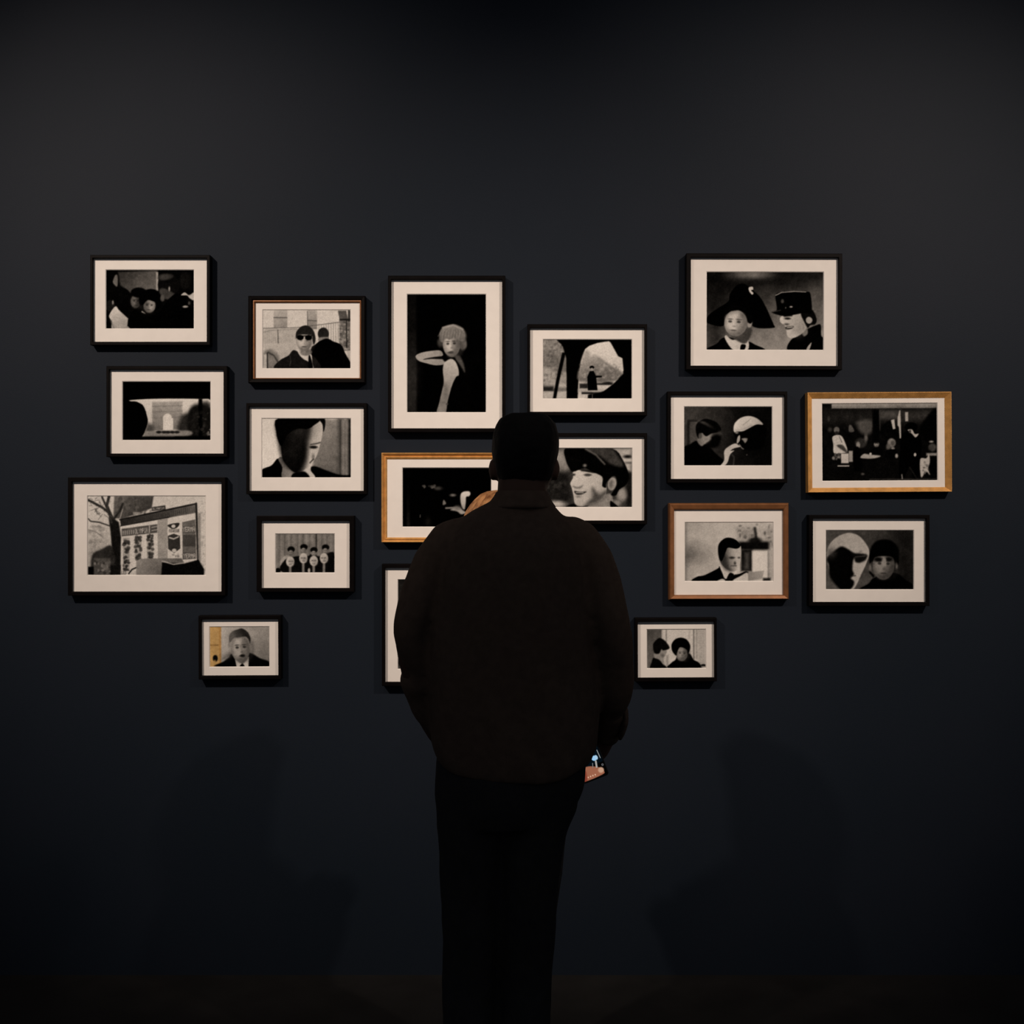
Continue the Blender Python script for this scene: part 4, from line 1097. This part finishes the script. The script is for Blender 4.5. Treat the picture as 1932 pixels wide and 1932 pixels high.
tube(bm, [L(1184, 1348, .07), L(1185, 1372, .075), L(1180, 1395, .085), L(1176, 1409, .09)], [(7 / MS, .016), (7 / MS, .018), (6 / MS, .016), (3 / MS, .010)], 12)
obj('cuff_tab', fuse(bm, 0.004, 1), 'jacket', jacket, True)
bm = bmesh.new()     # left cuff going into the pocket
tube(bm, [L(806, 1352, .045), L(818, 1378, .06), L(828, 1396, .068)], [(25 / MS, 29 / MS), (22 / MS, 27 / MS), (19 / MS, 24 / MS)], 18)
obj('cuff', fuse(bm, 0.005, 2), 'jacket', jacket, True)

# trousers
bm = bmesh.new()
ring_loft(bm, [(lx((xl + xr) / 2), 0, mz(py), (xr - xl) / 2 / MS, d, d * .95, 2.4) for py, xl, xr, d in
               ((1545, 829, 1072, .112), (1520, 823, 1084, .122), (1495, 820, 1096, .128), (1470, 820, 1104, .130), (1430, 824, 1108, .128), (1390, 838, 1100, .118))], 36)
tube(bm, [L(892, 1500), L(890, 1580), L(888, 1700), L(886, 1862, .012), L(884, 2050, -.005), L(884, 2236, -.01)], [(.086, .112), (.076, .098), (.068, .084), (.060, .070), (.055, .064), (.055, .066)], 22)
tube(bm, [L(1024, 1500), L(1004, 1580), L(996, 1700), L(992, 1862, .02), L(990, 2050, 0), L(990, 2236, -.005)], [(.082, .110), (.073, .098), (.066, .084), (.060, .070), (.055, .064), (.055, .066)], 22)
tme = fuse(bm, 0.0085, 4)
def tf(p):
    return noise.noise(Vector((p.x * 10, p.y * 10, p.z * 7 + p.x * 6))) * 0.005 + noise.noise(Vector((p.x * 20, p.y * 20, p.z * 24))) * 0.002
folds(tme, tf)
obj('trousers', tme, 'trousers', man, True)
for px in (884, 990):
    bm = bmesh.new()
    c = L(px, 2240)
    tube(bm, [Vector((c.x, -0.055, .05)), Vector((c.x, 0.03, .052)), Vector((c.x, 0.12, .042)), Vector((c.x, 0.205, .033))], [(.040, .042), (.045, .048), (.050, .036), (.038, .026)], 18, 3, (0, 0, 1))
    sh = obj('shoe', fuse(bm, 0.005, 2), 'shoe', man, True)
    bm = bmesh.new()
    ring_loft(bm, [(c.x, 0.075, 0.001, .049, .150, .155, 2.6), (c.x, 0.075, 0.022, .048, .148, .153, 2.6)], 28)
    obj('sole', bm, 'shoe', sh)

# ------------------------------------------------------------------ phone held in his right hand
PY = MY + 0.126                       # screen plane distance from wall
PS = F_PX / (CAM_D + PY)
def px_(px, py): return Vector(((px - 966.0) / PS, PY, CAM_H - (py - 966.0) / PS))
bl, br = px_(1100, 1480.5), px_(1150, 1461)
ux = (br - bl); PW = ux.length; ux.normalize()
uz = Vector((-ux.z, 0, ux.x))
PH = 0.148
phone = thing('mobile_phone', 'black mobile phone with lit screen held low in the right hand', 'phone', (bl + br) / 2)
phone.rotation_euler = (0, -math.atan2(ux.z, ux.x), 0)
bm = bmesh.new()
def rrect(w, h, r, y, n=5):
    out = []
    for cx, cz, a0 in ((w / 2 - r, r, -90), (w / 2 - r, h - r, 0), (-w / 2 + r, h - r, 90), (-w / 2 + r, r, 180)):
        for k in range(n + 1):
            a = math.radians(a0 + 90 * k / n)
            out.append((cx + r * math.cos(a), y, cz + r * math.sin(a)))
    return out
lv = []
for (ins, y) in ((0.0015, 0.0), (0, 0.0015), (0, 0.0070), (0.0015, 0.0085)):
    lv.append([bm.verts.new((x, y, z + ins)) for x, y, z in rrect(PW - 2 * ins, PH - 2 * ins, 0.008, y)])
for a, b in zip(lv, lv[1:]):
    for k in range(len(a)):
        bm.faces.new((a[k], b[k], b[(k + 1) % len(a)], a[(k + 1) % len(a)]))
bm.faces.new(lv[0]); bm.faces.new(lv[-1][::-1])
bmesh.ops.recalc_face_normals(bm, faces=bm.faces)
obj('phone_body', bm, 'phone', phone)
class Scr(Art):
    RES = 1
A = Art(1.0, 0, 0, 124, 300, 3)       # screen in local units: 124 x 300
A.rect(0, 60, 124, 235, (10, 20, 26), 1)
A.poly([(4, 296), (6, 250), (24, 232), (60, 236), (104, 262), (112, 282), (100, 296)], (152, 96, 74), 3)
A.poly([(4, 296), (6, 262), (30, 250), (20, 296)], (130, 62, 48), 6)
A.ell(100, 272, 14, 14, (190, 150, 125), 5)
for i in range(4):
    A.ell(30 + i * 12, 284, 3, 4, (215, 175, 150), 1.5)
A.ell(90, 205, 13, 13, (150, 200, 238), 2); A.ell(100, 205, 8, 12, (165, 200, 225), 2)
A.poly([(40, 165), (70, 130), (80, 190), (50, 200)], (44, 58, 66), 12)
A.line([(40, 190), (52, 200), (56, 186)], 5, (175, 195, 205), 1.5); A.line([(62, 186), (64, 208)], 5, (170, 185, 195), 1.5); A.ell(42, 214, 6, 6, (120, 140, 150), 2)
A.ell(84, 172, 6, 7, (130, 132, 130), 2); A.ell(86, 150, 3, 4, (110, 115, 115), 1.5); A.ell(108, 140, 4, 5, (90, 90, 92), 1.5)
A.line([(116, 172), (118, 214)], 3.5, (150, 152, 150), 1.2)
A.line([(92, 222), (86, 250)], 9, (165, 160, 155), 2); A.line([(74, 226), (68, 246)], 4, (120, 120, 120), 1.5)
A.ell(116, 250, 5, 6, (110, 110, 112), 1); A.ell(116, 250, 2, 3, (20, 20, 20), 1)
cols = (np.clip(A.a, 0, 255) / 255) ** 2.2
me = grid_mesh('screen', A, -PW / 2 + 0.003, PW / 2 - 0.003, 0.004, PH - 0.004, -0.0004, cols)
obj('screen', me, 'screen', phone)

# ------------------------------------------------------------------ second visitor, mostly hidden behind him
WY = -0.85
WS = F_PX / (CAM_D + WY)
WO = Vector(((947 - 966.0) / WS, WY, 0))
woman = thing('person', 'person with copper-blonde hair mostly hidden behind the man\'s left shoulder, near the wall', 'person', WO)
ht = CAM_H - (926 - 966.0) / WS         # top of the hair
hc = ht - 0.115
bm = bmesh.new()
ring_loft(bm, [(0, 0.01 + dy, hc + z, rx, rb, rf, 2.1) for z, rx, rb, rf, dy in
               ((-.125, .026, .03, .06, .02), (-.105, .045, .045, .078, .01), (-.07, .060, .065, .086, 0), (-.02, .069, .085, .09, 0), (.03, .071, .09, .088, 0), (.07, .060, .078, .072, 0), (.095, .038, .05, .045, 0), (.103, .015, .02, .02, 0))])
face_parts(bm, (0, 0.01, hc - 0.01), .066, .087)
ears(bm, 0, 0.0, hc - 0.02, .066)
ring_loft(bm, [(0, -.005, hc - .27, .085, .06, .05, 2.1), (0, -.002, hc - .21, .055, .05, .048, 2), (0, .005, hc - .10, .047, .05, .048, 2)])
sz = hc - .28
ring_loft(bm, [(0, 0, z, r, d, d, 2.3) for z, r, d in ((.72, .10, .08), (.85, .118, .088), (1.0, .10, .08), (1.15, .115, .088), (sz - .03, .135, .082), (sz + .02, .10, .07))])
for s_ in (-1, 1):
    tube(bm, [(s_ * .13, 0, sz - .02), (s_ * .15, -.005, sz - .14), (s_ * .15, .03, sz - .26), (s_ * .10, .15, sz - .25), (s_ * .03, .185, sz - .235)], [.042, .037, .033, .028, .023])
    hand(bm, (s_ * .012, .19, sz - .23 - .03 * s_), (-s_, .1, .05), (0, -1, 0), 0.5, s_)
    tube(bm, [(s_ * .085, 0, .80), (s_ * .08, 0, .62), (s_ * .075, .01, .42), (s_ * .075, -.01, .07)], [.078, .068, .048, .034])
    tube(bm, [(s_ * .075, -.03, .04), (s_ * .08, .05, .032), (s_ * .085, .13, .024)], [(.026, .026), (.028, .020), (.026, .012)], up=(0, 0, 1))
obj('body', fuse(bm, 0.0048, 3), 'fair_skin', woman, True)
bm = bmesh.new()     # dark coat
ring_loft(bm, [(0, 0, z, r, d, d, 2.4) for z, r, d in ((.62, .150, .125), (.80, .158, .13), (1.0, .138, .115), (1.15, .145, .118), (sz - .04, .155, .105), (sz + .02, .12, .08), (sz + .06, .07, .065))], 32)
for s_ in (-1, 1):
    tube(bm, [(s_ * .12, 0, sz - .02), (s_ * .15, -.005, sz - .14), (s_ * .15, .03, sz - .26), (s_ * .10, .15, sz - .25), (s_ * .04, .182, sz - .238)], [.056, .050, .045, .040, .036], 18)
obj('coat', fuse(bm, 0.008, 4), 'coat', woman, True)
bm = bmesh.new()
for s_ in (-1, 1):
    tube(bm, [(s_ * .085, 0, .74), (s_ * .08, 0, .60), (s_ * .076, .01, .42), (s_ * .075, -.01, .09)], [.090, .080, .062, .048], 18)
obj('trousers', fuse(bm, 0.008, 3), 'trousers', woman, True)
for s_ in (-1, 1):
    bm = bmesh.new()
    tube(bm, [(s_ * .075, -.045, .042), (s_ * .077, .03, .044), (s_ * .082, .10, .036), (s_ * .085, .165, .028)], [(.034, .036), (.038, .038), (.041, .030), (.030, .021)], 16, 3, (0, 0, 1))
    obj('shoe', fuse(bm, 0.005, 2), 'shoe', woman, True)
bm = bmesh.new()     # hair: full cap and falling back length
ring_loft(bm, [(0, -.01 + dy, hc + z, rx * .95, rb * .95, rf, 2.15) for z, rx, rb, rf, dy in
               ((-.26, .075, .035, .02, -.05), (-.20, .092, .055, .04, -.035), (-.12, .100, .085, .055, -.01), (-.05, .103, .100, .075, 0), (.0, .103, .105, .085, 0), (.045, .096, .10, .088, 0),
                (.080, .075, .080, .075, 0), (.102, .046, .05, .048, 0), (.110, .02, .02, .02, 0))], 36)
capm = fuse(bm, 0.006, 3)
whair = obj('hair', capm, 'hair_red', woman, True)
whair['label'] = 'copper-blonde hair'
bm = bmesh.new()     # loose locks over the cap
for i in range(64):
    a = math.pi * (0.98 + 1.04 * i / 63) + random.uniform(-.05, .05)      # round the back and sides
    k = random.uniform(.98, 1.06)
    def P(rx, ry, z): return (math.cos(a) * rx * k * .95, -.01 + math.sin(a) * ry * k, hc + z)
    w_ = random.uniform(.005, .010)
    tube(bm, [P(.012, .015, .112), P(.052, .055, .099), P(.090, .093, .055), P(.104, .106, -.005), P(.104, .098, -.08), P(.098, .088, -.16), P(.090, .086, -.25 + random.uniform(-.03, .02))],
         [w_ * .5, w_, w_, w_, w_, w_ * .8, w_ * .3], 8, 3)
bmesh.ops.recalc_face_normals(bm, faces=bm.faces)
lk = obj('hair_locks', bm, 'hair_red', whair, True)
